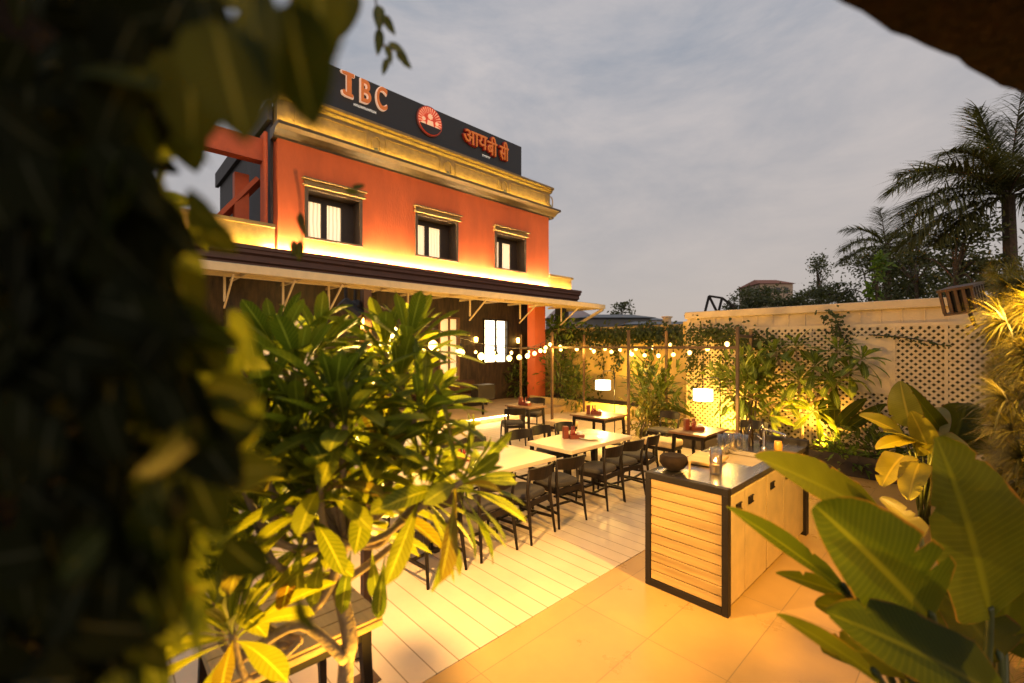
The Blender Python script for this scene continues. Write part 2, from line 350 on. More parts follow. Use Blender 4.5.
for i, (a, b) in enumerate(WIN):
    m = MB(); t = .07
    m.bx(-11.40, -10.96, a, a + t, WZ0, WZ1); m.bx(-11.40, -10.96, b - t, b, WZ0, WZ1)
    m.bx(-11.40, -10.955, a - .01, b + .01, WZ0 - .05, WZ0 - .002); m.bx(-11.40, -10.96, a + t, b - t, WZ1 - t, WZ1)
    w = m.build('window', mat('window_frame_brown', (.10, .075, .05), .5, var=.2), B)
    m = MB(); m.bx(-11, -10.88, a - .05, b + .06, WZ1 + .003, WZ1 + .05); m.bx(-11, -10.92, a - .02, b + .03, WZ1 + .053, WZ1 + .14); m.bx(-11, -10.84, a - .07, b + .08, WZ1 + .143, WZ1 + .18)
    m.build('hood', M_gold, w)
    m = MB(); m.bx(-11.44, -11.36, a + t, b - t, WZ0, WZ0 + .09); m.bx(-11.44, -11.36, a + t, b - t, WZ1 - .22, WZ1 - t)
    mid = (a + b) / 2
    for yy, ww in ((a + t + .05, .1), (mid - .12, .14), (b - t - .16, .32)): m.bx(-11.44, -11.355, yy - ww / 2, yy + ww / 2, WZ0 + .09, WZ1 - .22)
    m.build('sash', mat('dark_sash', (.03, .02, .015), .5), w)
    m = MB(); m.bx(-11.425, -11.41, a + .1, b - .1, WZ0 + .05, WZ1 - .1)
    m.build('pane', M_curt, w)
# cornice
m = MB()
prof = [(-11.25, 6.852), (-10.98, 6.852), (-10.98, 6.90), (-10.88, 6.93), (-10.80, 7.0), (-10.62, 7.03), (-10.62, 7.10), (-10.9, 7.11), (-11.25, 7.11)]
AX, AY, AZ = Vector((1, 0, 0)), Vector((0, 0, 1)), Vector((0, 1, 0))
m.prism(prof, (0, YL - .1, 0), AX, AY, AZ, YR - YL + .35); m.build('ledge', M_shgold, B); m = MB()
m.bx(-11.3, -10.98, YL - .02, YR + .05, 7.112, 7.74)
prof = [(-11.3, 7.742), (-10.97, 7.742), (-10.90, 7.79), (-10.90, 7.83), (-10.82, 7.86), (-10.82, 7.93), (-11.3, 7.93)]
m.prism(prof, (0, YL - .06, 0), AX, AY, AZ, YR - YL + .16)
for k in range(4):     # raised frames on the frieze
    y0 = YL + .35 + k * 2.28; y1 = y0 + 1.75
    for a, b, c, d in ((y0, y1, 7.64, 7.66), (y0, y1, 7.22, 7.235), (y0, y0 + .02, 7.235, 7.64), (y1 - .02, y1, 7.235, 7.64)): m.bx(-10.98, -10.955, a, b, c, d)
    yc = y1 + .265
    for q in range(7):
        a0 = math.pi * q / 6; a1 = math.pi * (q + 1) / 6
        if q < 6: m.bar((-10.965, yc + .12 * math.cos(a0), 7.5 + .13 * math.sin(a0)), (-10.965, yc + .12 * math.cos(a1), 7.5 + .13 * math.sin(a1)), .03, .025)
    m.bx(-10.98, -10.95, yc - .13, yc - .105, 7.28, 7.5); m.bx(-10.98, -10.95, yc + .105, yc + .13, 7.28, 7.5)
m.build('cornice', M_gold, B)
for k in range(4):
    m = MB(); yc = YL + .35 + k * 2.28 + 1.75 + .265; m.bx(-10.98, -10.93, yc - .06, yc + .06, 7.2, 7.28); m.bx(-10.98, -10.94, yc - .03, yc + .03, 7.28, 7.33); m.build('bracket', M_dgrey, B)
def strip(y0, y1, x, z, s, name='light_strip', c=GOLD, w=.025):
    m = MB(); m.bx(x - w, x + w, y0, y1, z, z + .02); return m.build(name, glow('led_%s_%d' % (name, int(s * 10)), c, s), B)
strip(YL, YR, -10.85, 7.135, 75, 'cornice_light', (1, .60, .07), .016)
strip(YL - .3, YR + .02, -10.94, 4.262, 850, 'eave_light', (1, .66, .28), .018)
strip(YL - 4, YL - .35, -10.84, 4.262, 110, 'eave_light', (1, .62, .12)); strip(YR + .05, YR + 1.3, -10.84, 4.262, 150, 'eave_light', (1, .62, .15))
# eave and low parapets
m = MB(); prof = [(-12.5, 3.80), (-10.78, 3.80), (-10.78, 3.90), (-10.70, 3.93), (-10.70, 4.05), (-10.62, 4.09), (-10.62, 4.16), (-10.58, 4.17), (-10.58, 4.25), (-10.98, 4.255), (-12.5, 4.255)]
m.prism(prof, (0, -3, 0), AX, AY, AZ, 16.62); m.build('eave', M_brown, B)
m = MB(); m.bx(-11.3, -10.99, -3, YL - .07, 4.257, 4.78); m.bx(-11.35, -10.93, -3, YL - .07, 4.78, 4.86)
m.build('parapet', M_gold, B); m = MB()
m.bx(-11.3, -10.99, YR + .004, 13.5, 4.257, 4.70); m.bx(-11.35, -10.93, YR + .004, 13.55, 4.70, 4.78)
m.build('parapet', M_gold, B)
m = MB(); m.bx(-11.5, -11.22, -1.2, YL - .17, 6.32, 6.82)
m.build('beam', M_orange2, B)
for k in range(3):
    m = MB(); m.tube([(-11.12 - .13 * k, YL - .22, 4.86), (-11.12 - .13 * k, YL - .22, 6.95)], .045, 8); m.build('downpipe', M_orange2, B)
m = MB(); m.bar((-12.4, 2.0, 4.9), (-11.9, 2.9, 6.1), .3, .1); m.bx(-12.2, -12.0, 2.4, 2.7, 4.8, 6.2); m.build('stair_flight', M_orange2, B)
# ground floor
m = MB()
DO = [(-.2, 1.3, 2.9), (3.0, 4.5, 2.9), (8.25, 9.1, 3.1), (10.14, 11.35, 3.12)]; WB = 1.55
ys = [-3] + [v for d in DO for v in d[:2]] + [12.6]
for a, b in zip(ys[0::2], ys[1::2]): m.bx(-12.6, -12.3, a, b, .18, 3.8)
for a, b, z in DO: m.bx(-12.6, -12.3, a, b, z, 3.8)
m.bx(-12.6, -12.3, 10.14, 11.35, .18, WB)
m.build('ground_floor_wall', M_dwood, B)
for i, (a, b, z) in enumerate(DO):
    zb = WB if i == 3 else .18
    m = MB(); m.bx(-12.34, -12.26, a, a + .06, zb, z); m.bx(-12.34, -12.26, b - .06, b, zb, z); m.bx(-12.34, -12.26, a + .06, b - .06, z - .06, z); m.bx(-12.33, -12.27, (a + b) / 2 - .03, (a + b) / 2 + .03, zb, z - .06)
    if i == 3:
        for k in (1, 2, 3, 4): m.bx(-12.325, -12.275, a + .06, (a + b) / 2 - .03, zb + .3 * k, zb + .3 * k + .018); m.bx(-12.325, -12.275, (a + b) / 2 + .03, b - .06, zb + .3 * k, zb + .3 * k + .018)
    d = m.build('window' if i == 3 else 'door', M_brwood if i == 2 else M_black, B)
    m = MB(); m.bx(-12.5, -12.48, a, b, zb, z); m.build('pane', glow('door_glow_%d' % i, (1, .80, .50) if i == 3 else (1, .50, .18), [.35, .3, .9, 4.5][i]), d)
for y, w, mt in ((11.72, .55, M_orange), (13.15, .4, M_dgrey), (2.2, .3, M_dwood), (5.3, .3, M_black), (.6, .3, M_dwood)):
    m = MB(); m.bx(-11.35, -10.98 if mt is M_orange else -11.0, y - w / 2, y + w / 2, .18 if y < 12.6 else 0, 3.79); m.build('pillar', mt, B)
for y in (6.4, 9.75, 11.8):
    m = MB(); m.lathe((-12.2, y, 2.35), [(.03, -.1), (.06, -.08), (.07, .08), (.03, .1)], 10); m.build('wall_lamp', glow('wall_lamp_glow', WARM2, 14), B)
for y in (1.0, 4.2, 7.4, 10.6):
    m = MB(); m.lathe((-11.2, y, 3.70), [(.09, 0), (.09, .05), (.03, .09)], 14); dl = m.build('porch_fill_lamp', glow('porch_fill_glow', WARM2, 60), B)  # unseen lamps, added to warm the porch under the awning
m = MB(); m.bx(-9.33, -9.30, 3.5, 9.5, .15, .165); m.build('step_light', glow('step_led', (1, .7, .3), 40), B)

# awning frame
A = thing('awning_frame', 'cream steel awning frame running along the orange building front', 'awning', (-10.1, 6, 3.5))
m = MB(); m.bx(-9.36, -9.24, -2, 13.25, 3.45, 3.60); m.bx(-10.95, -9.36, 13.13, 13.25, 3.45, 3.57); m.bx(-10.16, -10.04, -2, 13.12, 3.47, 3.6)
m.build('rail', M_cream, A, bevel=.008)
for k in range(15):
    m = MB(); m.bx(-10.95, -9.37, -1.9 + k, -1.86 + k, 3.48, 3.54); m.build('rafter', M_cream, A)
m = MB(); m.bx(-10.96, -9.38, -2, 13.1, 3.602, 3.63); m.build('awning_roof', mat('awning_sheet', (.5, .42, .3), .6), A)
for y in (-.15, 1.85, 2.9, 3.85, 5.85, 7.85, 9.85, 11.85):
    m = MB(); m.bx(-10.12, -10.08, y - .02, y + .02, 2.98, 3.468); m.bar((-9.34, y, 3.42), (-10.13, y, 2.86), .032, .032); m.build('brace', M_cream, A)
m = MB(); m.bar((-9.3, 13.19, 3.44), (-10.9, 12.9, 2.6), .09, .09); m.build('brace', M_cream, A)

# roof sign
S = thing('roof_sign', 'long dark billboard with IBC, a round red emblem and Hindi lettering', 'sign', (-10.95, 7.2, 8))
m = MB(); m.bx(-11.13, -11.0, 3.62, 10.8, 7.9, 9.03); m.build('panel', mat('charcoal_sign_panel', (.022, .021, .021), .45, var=.12, scale=1), S, bevel=.01)
for y in (4.5, 7.2, 9.9):
    m = MB(); m.bar((-11.12, y, 8.9), (-12.2, y, 7.75), .06, .06); m.build('strut', M_black, S)
def text(body, y, z, h, wscale, mt, name, depth, x, parent, off=0.0):
    c = bpy.data.curves.new('t', 'FONT'); c.body = body; c.align_x = 'CENTER'; c.align_y = 'CENTER'; c.extrude = depth; c.offset = off; c.size = h
    to = bpy.data.objects.new('t', c); COL.objects.link(to)
    me = bpy.data.meshes.new_from_object(to.evaluated_get(bpy.context.evaluated_depsgraph_get()))
    COL.objects.unlink(to); bpy.data.objects.remove(to)
    # local x -> +Y, local y -> +Z, local z -> +X
    rot = Matrix(((0, 0, 1), (wscale, 0, 0), (0, 1, 0)))
    zs = [v.co.y for v in me.vertices]; zc = (max(zs) + min(zs)) / 2; xs = [v.co.x for v in me.vertices]; xc = (max(xs) + min(xs)) / 2
    for v in me.vertices: v.co = rot @ Vector((v.co.x - xc, v.co.y - zc, v.co.z)) + Vector((x, y, z)) - OFF[parent]
    me.materials.clear(); me.materials.append(mt)
    o = bpy.data.objects.new(name, me); COL.objects.link(o); o.parent = parent; OFF[o] = OFF[parent]; return o
M_let = mat('orange_letter', (.50, .14, .03), .5, emit=(1, .24, .03), es=.22); M_letr = mat('cream_letter_edge', (.8, .6, .45), .5, emit=(1, .62, .42), es=.38)
M_redl = mat('deep_red_letter', (.25, .02, .012), .5, emit=(.5, .02, .005), es=.08)
for ch, y, ws in (('B', 5.12, .66), ('C', 5.56, .56)):
    text(ch, y - .015, 8.68, .82, ws, M_letr, 'letter_edge', .03, -10.965, S, .026)
    text(ch, y, 8.68, .82, ws, M_let, 'letter', .02, -10.925, S, .008)
IP = [(-.17, .25), (-.20, .30), (-.10, .32), (.16, .32), (.16, .24), (.08, .24), (.08, -.24), (.13, -.25), (.13, -.32), (-.08, -.32), (-.16, -.29), (-.18, -.20), (-.12, -.18), (-.09, -.23), (-.05, -.24), (-.05, .24)]
for mt, nm, x, dp, g in ((M_letr, 'letter_edge', -10.995, .06, 1.12), (M_let, 'letter', -10.945, .04, 1.0)):
    m = MB(); m.prism([(4.66 + px * .85 * (g if g == 1 else 1.2), 8.68 + pz * .92 * (g if g == 1 else 1.07)) for px, pz in IP], (x, 0, 0), AZ, AY, Vector((1, 0, 0)), dp); m.build(nm, mt, S)
for tx, y, ws in (('आय', 8.72, .88), ('बी', 9.40, .74), ('सी', 9.92, .62)):
    text(tx, y - .02, 8.60, .66, ws, M_redl, 'letter_edge', .03, -10.965, S, .022); text(tx, y, 8.60, .66, ws, M_let, 'letter', .02, -10.925, S, .002)
M_sub = mat('small_white_letters', (.7, .68, .62), .6, emit=(1, .95, .85), es=.25)
m = MB()
for k in range(10):
    y0 = 4.82 + k * .062; m.bx(-10.998, -10.985, y0, y0 + .012, 8.24, 8.30); m.bx(-10.998, -10.985, y0 + .034, y0 + .046, 8.24, 8.30); m.bx(-10.998, -10.985, y0 + .012, y0 + .034, (8.265, 8.288, 8.24)[k % 3], (8.277, 8.30, 8.252)[k % 3])
m.build('small_lettering', M_sub, S); m = MB()
for k in range(6):
    y0 = 9.05 + k * .055; m.bx(-10.998, -10.985, y0, y0 + .012, 8.19, 8.25); m.bx(-10.998, -10.985, y0 - .01, y0 + .05, 8.238, 8.25)
m.build('small_lettering', M_sub, S)
E0 = (-10.99, 7.06, 8.60)
rx = Matrix(((0, 0, 1), (1, 0, 0), (0, 1, 0)))
m = MB(); m.lathe(E0, [(.43, -.02), (.43, .03), (.40, .04), (.36, .04)], 40, rx); em = m.build('emblem', mat('emblem_rim', (.25, .05, .03), .5), S)
m = MB(); m.lathe(E0, [(.40, .035), (.40, .045)], 40, rx); m.build('emblem_disc', mat('emblem_red', (.62, .07, .03), .5, emit=(.9, .06, .015), es=.22), em)
m = MB()
for k in range(19):
    a = math.pi * (-.12 + 1.24 * k / 18)
    p = lambda r, aa: (E0[1] + r * math.cos(aa), E0[2] + r * math.sin(aa))
    m.prism([p(.22, a - .02), p(.385, a - .045), p(.385, a + .045), p(.22, a + .02)], (E0[0] + .046, 0, 0), AZ, AY, Vector((1, 0, 0)), .004)
m.build('emblem_rays', mat('emblem_ray', (.9, .4, .25), .5, emit=(1, .4, .2), es=.45), em)
m = MB()
for dy, dz, r in ((0, .12, .065), (-.22, .0, .045), (.22, -.02, .045)):
    c = (E0[0] + .052, E0[1] + dy, E0[2] + dz)
    m.lathe(c, [(r, 0), (r * .8, .02)], 14, rx)
    for q in range(8): 
        aa = q * math.pi / 4; m.lathe((c[0] + .002, c[1] + r * math.cos(aa), c[2] + r * math.sin(aa)), [(r * .34, 0), (r * .3, .018)], 8, rx)
    m.prism([(c[1] - r * 2.0, E0[2] - .22), (c[1] + r * 2.0, E0[2] - .22), (c[1] + r * 1.3, c[2] - r * 1.7), (c[1] - r * 1.3, c[2] - r * 1.7)], (c[0] + .001, 0, 0), AZ, AY, Vector((1, 0, 0)), .01)
m.build('emblem_figures', mat('emblem_cream', (.85, .55, .35), .5, emit=(1, .55, .3), es=.4), em)
m = MB()
m.prism([(E0[1] + .385 * math.cos(a), E0[2] + .385 * math.sin(a)) for a in [math.pi * (1.12 + .76 * k / 14) for k in range(15)]], (E0[0] + .068, 0, 0), AZ, AY, Vector((1, 0, 0)), .006)
m.build('emblem_base', mat('emblem_dark', (.03, .02, .02), .5), em)

# ------------------------------------------------------------------ boundary walls
WY = 9.8
W = thing('lattice_wall', 'tall cream boundary wall with diamond lattice and flat coping', 'wall', (-2.3, WY, 0))
m = MB(); m.bx(-4.67, .5, WY + .1, WY + .3, -.05, 2.74); m.build('wall', M_wall, W)
m = MB(); m.bx(-4.70, .5, WY + .02, WY + .36, 2.742, 2.89); m.build('coping', M_wall, W, bevel=.015)
m = MB()
for k in range(18): x = -4.6 + k * .28; m.bx(x, x + .012, WY + .085, WY + .0995, 2.5, 2.74)
m.bx(-4.67, .5, WY + .03, WY + .0995, 2.44, 2.50)
m.build('panel_seam', M_lat, W)
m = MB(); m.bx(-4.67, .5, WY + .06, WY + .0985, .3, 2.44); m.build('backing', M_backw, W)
m = MB(); x0, x1, z0, z1 = -4.66, .4, .35, 2.44; pitch = .108; hw = .0142
def clip(a, b):      # clip a segment to the lattice field
    t0, t1 = 0.0, 1.0; d = (b[0] - a[0], b[1] - a[1])
    for p, q in ((-d[0], a[0] - x0), (d[0], x1 - a[0]), (-d[1], a[1] - z0), (d[1], z1 - a[1])):
        if p == 0: continue
        r = q / p
        if p < 0: t0 = max(t0, r)
        else: t1 = min(t1, r)
    if t1 - t0 < 1e-3: return None
    return (a[0] + d[0] * t0, a[1] + d[1] * t0), (a[0] + d[0] * t1, a[1] + d[1] * t1)
k = x0 - 2.5
while k < x1 + .1:
    for sgn, yy in ((1, WY + .035), (-1, WY + .045)):
        a = (k, z0) if sgn > 0 else (k + 2.5, z0); b = (a[0] + sgn * 2.3, z0 + 2.3)
        c = clip(a, b)
        if c: m.bar((c[0][0], yy, c[0][1]), (c[1][0], yy, c[1][1]), hw * 2.6, .009, up=(0, 1, 0))
    k += pitch
m.build('lattice', M_lat, W)
m = MB()
for x in (-4.63, -3.45, -2.25, -1.05, -.42): m.bx(x - .02, x + .02, WY + .015, WY + .03, .3, 2.44)
m.bx(-1.62, -1.07, WY + .012, WY + .029, 1.3, 2.3)
m.build('batten', M_lat, W)
W2 = thing('plaster_wall', 'lower yellow plaster boundary wall behind the hanging vines', 'wall', (-8, 12.7, 0))
m = MB(); m.bx(-13.5, -4.67, 12.65, 12.85, -.05, 2.70); m.bx(-4.87, -4.68, WY + .31, 12.64, -.05, 2.7); m.build('wall', M_ywall, W2)
m = MB(); m.bx(-13.5, -4.6, 12.6, 12.9, 2.703, 2.78); m.build('coping', M_ywall, W2, bevel=.01)

# ------------------------------------------------------------------ lights as garden fixtures
def uplight(loc, aim, watts, label, size=120, col=WARM, blend=.8):
    t = thing('garden_uplight', label, 'garden light', loc)
    d = (Vector(aim) - Vector(loc)).normalized(); x, y = orth(d); rot = Matrix((x, y, d)).transposed()
    m = MB(); m.lathe(loc, [(.03, -.10), (.05, -.09), (.055, .01), (.048, .01)], 14, rot); m.build('body', M_black, t)
    m = MB(); m.lathe(Vector(loc) + d * .002, [(.045, 0), (.04, .003)], 14, rot); m.build('lens', glow('uplight_lens', WARM2, 25), t)
    l = bpy.data.lights.new('garden_uplight_lamp', 'SPOT'); l.energy = watts; l.spot_size = R(size); l.spot_blend = blend; l.color = col; l.shadow_soft_size = .05
    lo = bpy.data.objects.new('garden_uplight_lamp', l); COL.objects.link(lo); lo.parent = t
    lo.location = d * .03; lo.rotation_euler = d.to_track_quat('-Z', 'Y').to_euler()
    return t

# ------------------------------------------------------------------ furniture
def curve_band(m, w, z0, z1, sag, th, y, n=10):
    vs = []; fs = []
    for i in range(n + 1):
        a = -1 + 2 * i / n; x = a * w / 2; yy = y - sag * (1 - a * a)
        zz = .012 * (1 - a * a)
        for dy, z in ((0, z0 + .02 * abs(a)), (-th, z0 + .02 * abs(a)), (-th, z1 + zz), (0, z1 + zz)): vs.append((x, yy + dy + (.03 * (z - z0) / (z1 - z0)) * -1, z))
    for i in range(n):
        for k in range(4): fs.append((i * 4 + k, i * 4 + (k + 1) % 4, (i + 1) * 4 + (k + 1) % 4, (i + 1) * 4 + k))
    fs += [(3, 2, 1, 0), tuple(n * 4 + k for k in range(4))]
    m.add(vs, fs)
def make_chair(label):
    t = thing('dining_chair', label, 'chair', (0, 0, 0), 'black dining chairs', world=False)
    m = MB(); n = 14
    vs = []; ring = []
    for (sc, z) in ((.96, .435), (1.0, .45), (1.0, .475), (.95, .49), (.8, .497)):
        for k in range(24):
            a = 2 * math.pi * k / 24; ca, sa = math.cos(a), math.sin(a)
            sx = (abs(ca) ** .5) * (1 if ca > 0 else -1); sy = (abs(sa) ** .5) * (1 if sa > 0 else -1)
            vs.append((sx * .225 * sc * (1 + .06 * sy), .02 + sy * .215 * sc, z))
    fs = [(i * 24 + k, i * 24 + (k + 1) % 24, (i + 1) * 24 + (k + 1) % 24, (i + 1) * 24 + k) for i in range(4) for k in range(24)] + [tuple(range(23, -1, -1)), tuple(range(96, 120))]
    m.add(vs, fs); m.build('seat', M_cush, t, smooth=True)
    m = MB(); curve_band(m, .46, .655, .795, .07, .022, -.20); m.build('backrest', M_bwood, t, smooth=False)
    for sx in (-1, 1):
        m = MB(); m.tube([(sx * .215, .225, 0), (sx * .20, .20, .43)], [.013, .020], 8); m.build('leg', M_bwood, t, smooth=True)
        m = MB(); m.tube([(sx * .225, -.27, 0), (sx * .205, -.215, .42), (sx * .21, -.205, .56), (sx * .225, -.235, .78)], [.013, .021, .018, .013], 8); m.build('leg', M_bwood, t, smooth=True)
    m = MB()
    m.bar((-.2, .2, .405), (.2, .2, .405), .022, .06, up=UP); m.bar((-.2, -.21, .405), (.2, -.21, .405), .022, .06, up=UP)
    for sx in (-1, 1):
        m.bar((sx * .2, -.21, .405), (sx * .2, .2, .405), .022, .06, up=UP)
        m.bar((sx * .2, -.212, .38), (sx * .12, -.212, .40), .02, .03); m.bar((sx * .203, -.214, .34), (sx * .16, -.213, .385), .02, .02)
    m.build('seat_frame', M_bwood, t)
    m = MB()
    for sx in (-1, 1): m.bar((sx * .221, -.25, .17), (sx * .211, .215, .17), .018, .028, up=UP)
    m.bar((-.215, -.02, .17), (.215, -.02, .17), .018, .026, up=UP)
    m.build('stretcher', M_bwood, t)
    return t
first = None
def chair(x, y, rz, label):
    global first
    if first is None:
        first = make_chair(label); first.location = (x, y, .006); first.rotation_euler = (0, 0, rz); return first
    return dup(first, (x, y, .006), rz, label)
XA = -3.58
for y, lb, dr in ((2.30, 'black dining chair nearest the camera on the aisle side, half behind leaves', 3), (2.98, 'black aisle-side dining chair at the near table, second from the camera', -2),
              (3.55, 'black aisle-side dining chair at the near table, third from the camera', 4), (4.15, 'black dining chair at the aisle corner of the near table, by the table gap', -3),
              (4.98, 'black aisle-side dining chair at the far pale table, beside the table gap', 2), (5.5, 'black dining chair at mid-length of the far pale table, aisle side', -4), (6.0, 'black dining chair at the aisle corner of the far pale table, toward the lattice', 5)):
    chair(XA + rng.uniform(-.02, .02), y, R(90 + dr * 2), lb)
for y, lb in ((2.6, 'black dining chair across the near table, hidden behind the broad leaf'), (3.25, 'black dining chair across the near table, beside the red caddy'), (3.92, 'black dining chair across the near table, at its far end'),
              (4.80, 'black dining chair across the far pale table, leftmost of its three'), (5.32, 'black dining chair across the far pale table, middle of its three'), (5.84, 'black dining chair across the far pale table, rightmost of its three')):
    chair(-4.72 + rng.uniform(-.03, .03), y, R(-90 + rng.uniform(-4, 4)), lb)
chair(-7.0, 6.6, R(60), 'black chair turned toward the small far table near the lit step')
chair(-7.75, 8.0, R(200), 'black chair on the far side of the small round-legged table near the step')
chair(-2.75, 8.15, R(180), 'black chair at the corner table under the right lamp shade')
chair(-4.35, 8.15, R(170), 'black chair between the tan bench and the lattice wall')
def table(x0, x1, y0, y1, label):
    t = thing('dining_table', label, 'table', ((x0 + x1) / 2, (y0 + y1) / 2, 0))
    m = MB(); m.bx(x0, x1, y0, y1, .695, .75); m.build('tabletop', M_ltop, t, bevel=.008)
    xc = (x0 + x1) / 2
    for y in (y0 + .4, y1 - .4):
        m = MB(); m.bx(xc - .035, xc + .035, y - .035, y + .035, .03, .68); m.bx(xc - .25, xc + .25, y - .03, y + .03, .006, .03); m.bx(xc - .03, xc + .03, y - .25, y + .25, .0065, .0295); m.bx(xc - .25, xc + .25, y - .03, y + .03, .68, .694)
        m.build('pedestal', M_black, t)
    return t
table(-4.5, -3.64, 2.15, 4.18, 'long pale dining table nearest the camera, beside the broad green leaves')
table(-4.5, -3.68, 4.52, 5.98, 'long pale dining table in the middle of the row with plate and caddy')
def wtable(x0, x1, y0, y1, label, mt=None, z=.75):
    t = thing('wooden_table', label, 'table', ((x0 + x1) / 2, (y0 + y1) / 2, 0)); mt = mt or M_brwood
    m = MB(); m.bx(x0, x1, y0, y1, z - .035, z); m.build('tabletop', mt, t, bevel=.006)
    m = MB()
    for a, b, c, d in ((x0 + .06, x1 - .06, y0 + .05, y0 + .075), (x0 + .06, x1 - .06, y1 - .075, y1 - .05), (x0 + .05, x0 + .075, y0 + .08, y1 - .08), (x1 - .075, x1 - .05, y0 + .08, y1 - .08)): m.bx(a, b, c, d, z - .1, z - .036)
    m.build('apron', M_bwood, t)
    for sx in (0, 1):
        for sy in (0, 1):
            xx = (x1 - .07) if sx else (x0 + .07); yy = (y1 - .07) if sy else (y0 + .07)
            m = MB(); m.bar((xx + (.03 if sx else -.03), yy + (.03 if sy else -.03), .006), (xx, yy, z - .036), .035, .035, w2=.05, h2=.05); m.build('leg', M_bwood, t)
    return t
wtable(-5.75, -4.9, 7.0, 7.8, 'small brown wooden table below the left lamp shade')
wtable(-3.5, -2.9, 6.75, 7.6, 'small brown wooden table below the right lamp shade behind the counter')
wtable(-7.7, -6.9, 7.0, 7.6, 'small dark table near the lit step and the planted wall')
st = wtable(-2.78, -2.05, .35, 1.05, 'wooden slat-topped table at the lower left behind the frangipani trunk', M_slat)
tt = [c for c in KID[st] if c.name.startswith('tabletop')][0]
m = MB()
for k in range(7): m.bx(-2.78 + k * .1045, -2.78 + k * .1045 + .098, .35, 1.05, .7505, .768)
m.build('slats', M_slat, tt, bevel=.004)
def bench(x0, x1, y0, y1, label):
    t = thing('upholstered_bench', label, 'bench', ((x0 + x1) / 2, (y0 + y1) / 2, 0))
    m = MB(); m.bx(x0, x1, y0, y1, .36, .47); m.build('cushion', M_sofa, t, bevel=.03)
    m = MB(); m.bx(x0 + .02, x1 - .02, y0 + .02, y1 - .02, .30, .358); m.build('frame', M_bwood, t)
    for x in (x0 + .06, x1 - .06):
        for y in (y0 + .06, y1 - .06):
            m = MB(); m.bx(x - .02, x + .02, y - .02, y + .02, .006, .30); m.build('leg', M_bwood, t)
bench(-4.25, -3.65, 7.15, 7.6, 'tan cushioned bench left of the right wooden table')
bench(-5.3, -4.75, 6.45, 6.9, 'tan cushioned bench in front of the left wooden table')
bench(-6.7, -6.1, 7.3, 7.75, 'tan cushioned bench beside the small dark table near the step')
SO = thing('lounge_sofa', 'dark brown low sofa on the platform against the building', 'sofa', (-11.7, 8, .18))
m = MB(); m.bx(-12.1, -11.3, 7.2, 9.6, .3, .55); m.build('seat', mat('brown_leather', (.06, .025, .012), .5, var=.3), SO, bevel=.04)
m = MB(); m.bx(-12.25, -12.08, 7.2, 9.6, .56, .98); m.build('backrest', MATS['brown_leather'], SO, bevel=.04)
m = MB(); m.bx(-12.1, -11.35, 7.25, 9.55, .18, .298); m.build('base', M_black, SO)
MS = thing('menu_stand', 'black box stand on a single post beside the lit step', 'stand', PZ(483, 421, 0))
b0 = MS.location.copy()
m = MB(); m.box(b0 + Vector((0, 0, .32)), (.05, .05, .62)); m.build('post', M_black, MS)
m = MB(); m.box(b0 + Vector((0, 0, .84)), (.34, .62, .40)); m.build('box', M_black, MS, bevel=.01)
m = MB(); m.box(b0 + Vector((0, 0, .012)), (.34, .34, .012)); m.build('base', M_black, MS)

def caddy(loc, rz, label):
    t = thing('condiment_caddy', label, 'caddy', loc, 'red condiment caddies', world=False)
    m = MB(); m.bx(-.11, .11, -.07, .07, 0, .012); m.bx(-.11, .11, -.07, -.06, .012, .06); m.bx(-.11, .11, .06, .07, .012, .06); m.bx(-.11, -.10, -.06, .06, .012, .06); m.bx(.10, .11, -.06, .06, .012, .06); m.build('tray', M_red, t)
    m = MB(); m.bx(.04, .095, -.05, .05, .0125, .09); m.build('napkins', M_white, t)
    for x, y in ((-.07, -.02), (-.02, .025)):
        m = MB(); m.lathe((x, y, .0125), [(.022, 0), (.024, .02), (.024, .09), (.012, .115), (.012, .14)], 12); b = m.build('sauce_bottle', mat('red_sauce', (.22, .025, .012), .25), t, smooth=True)
        m = MB(); m.lathe((x, y, .153), [(.014, 0), (.014, .018), (.005, .03)], 10); m.build('cap', M_red, b)
    m = MB(); m.box((-.155, .02, .09), (.07, .09, .18)); m.build('menu_block', M_red, t, bevel=.004)
    t.rotation_euler = (0, 0, rz); return t
for x, y, rz, lb in ((-4.28, 3.25, 20, 'red condiment caddy with white napkins on the near pale table'), (-4.15, 5.2, 60, 'red condiment caddy beside a plate on the middle pale table'), (-5.35, 7.35, 40, 'red condiment caddy on the left wooden table'),
                    (-3.22, 7.15, 50, 'red condiment caddy on the wooden table under the right lamp shade'), (-7.3, 7.3, 10, 'red condiment caddy on the small dark table near the step')):
    caddy((x, y, .7505), R(rz), lb)
pl = MB(); pl.lathe((-3.98, 5.32, .7505), [(.07, 0), (.12, .012), (.17, .022), (.165, .024), (.11, .014)], 28); tag(pl.build('plate', mat('celadon_plate', (.55, .6, .45), .25, var=.05), smooth=True), 'pale green round plate on the middle pale table', 'plate')

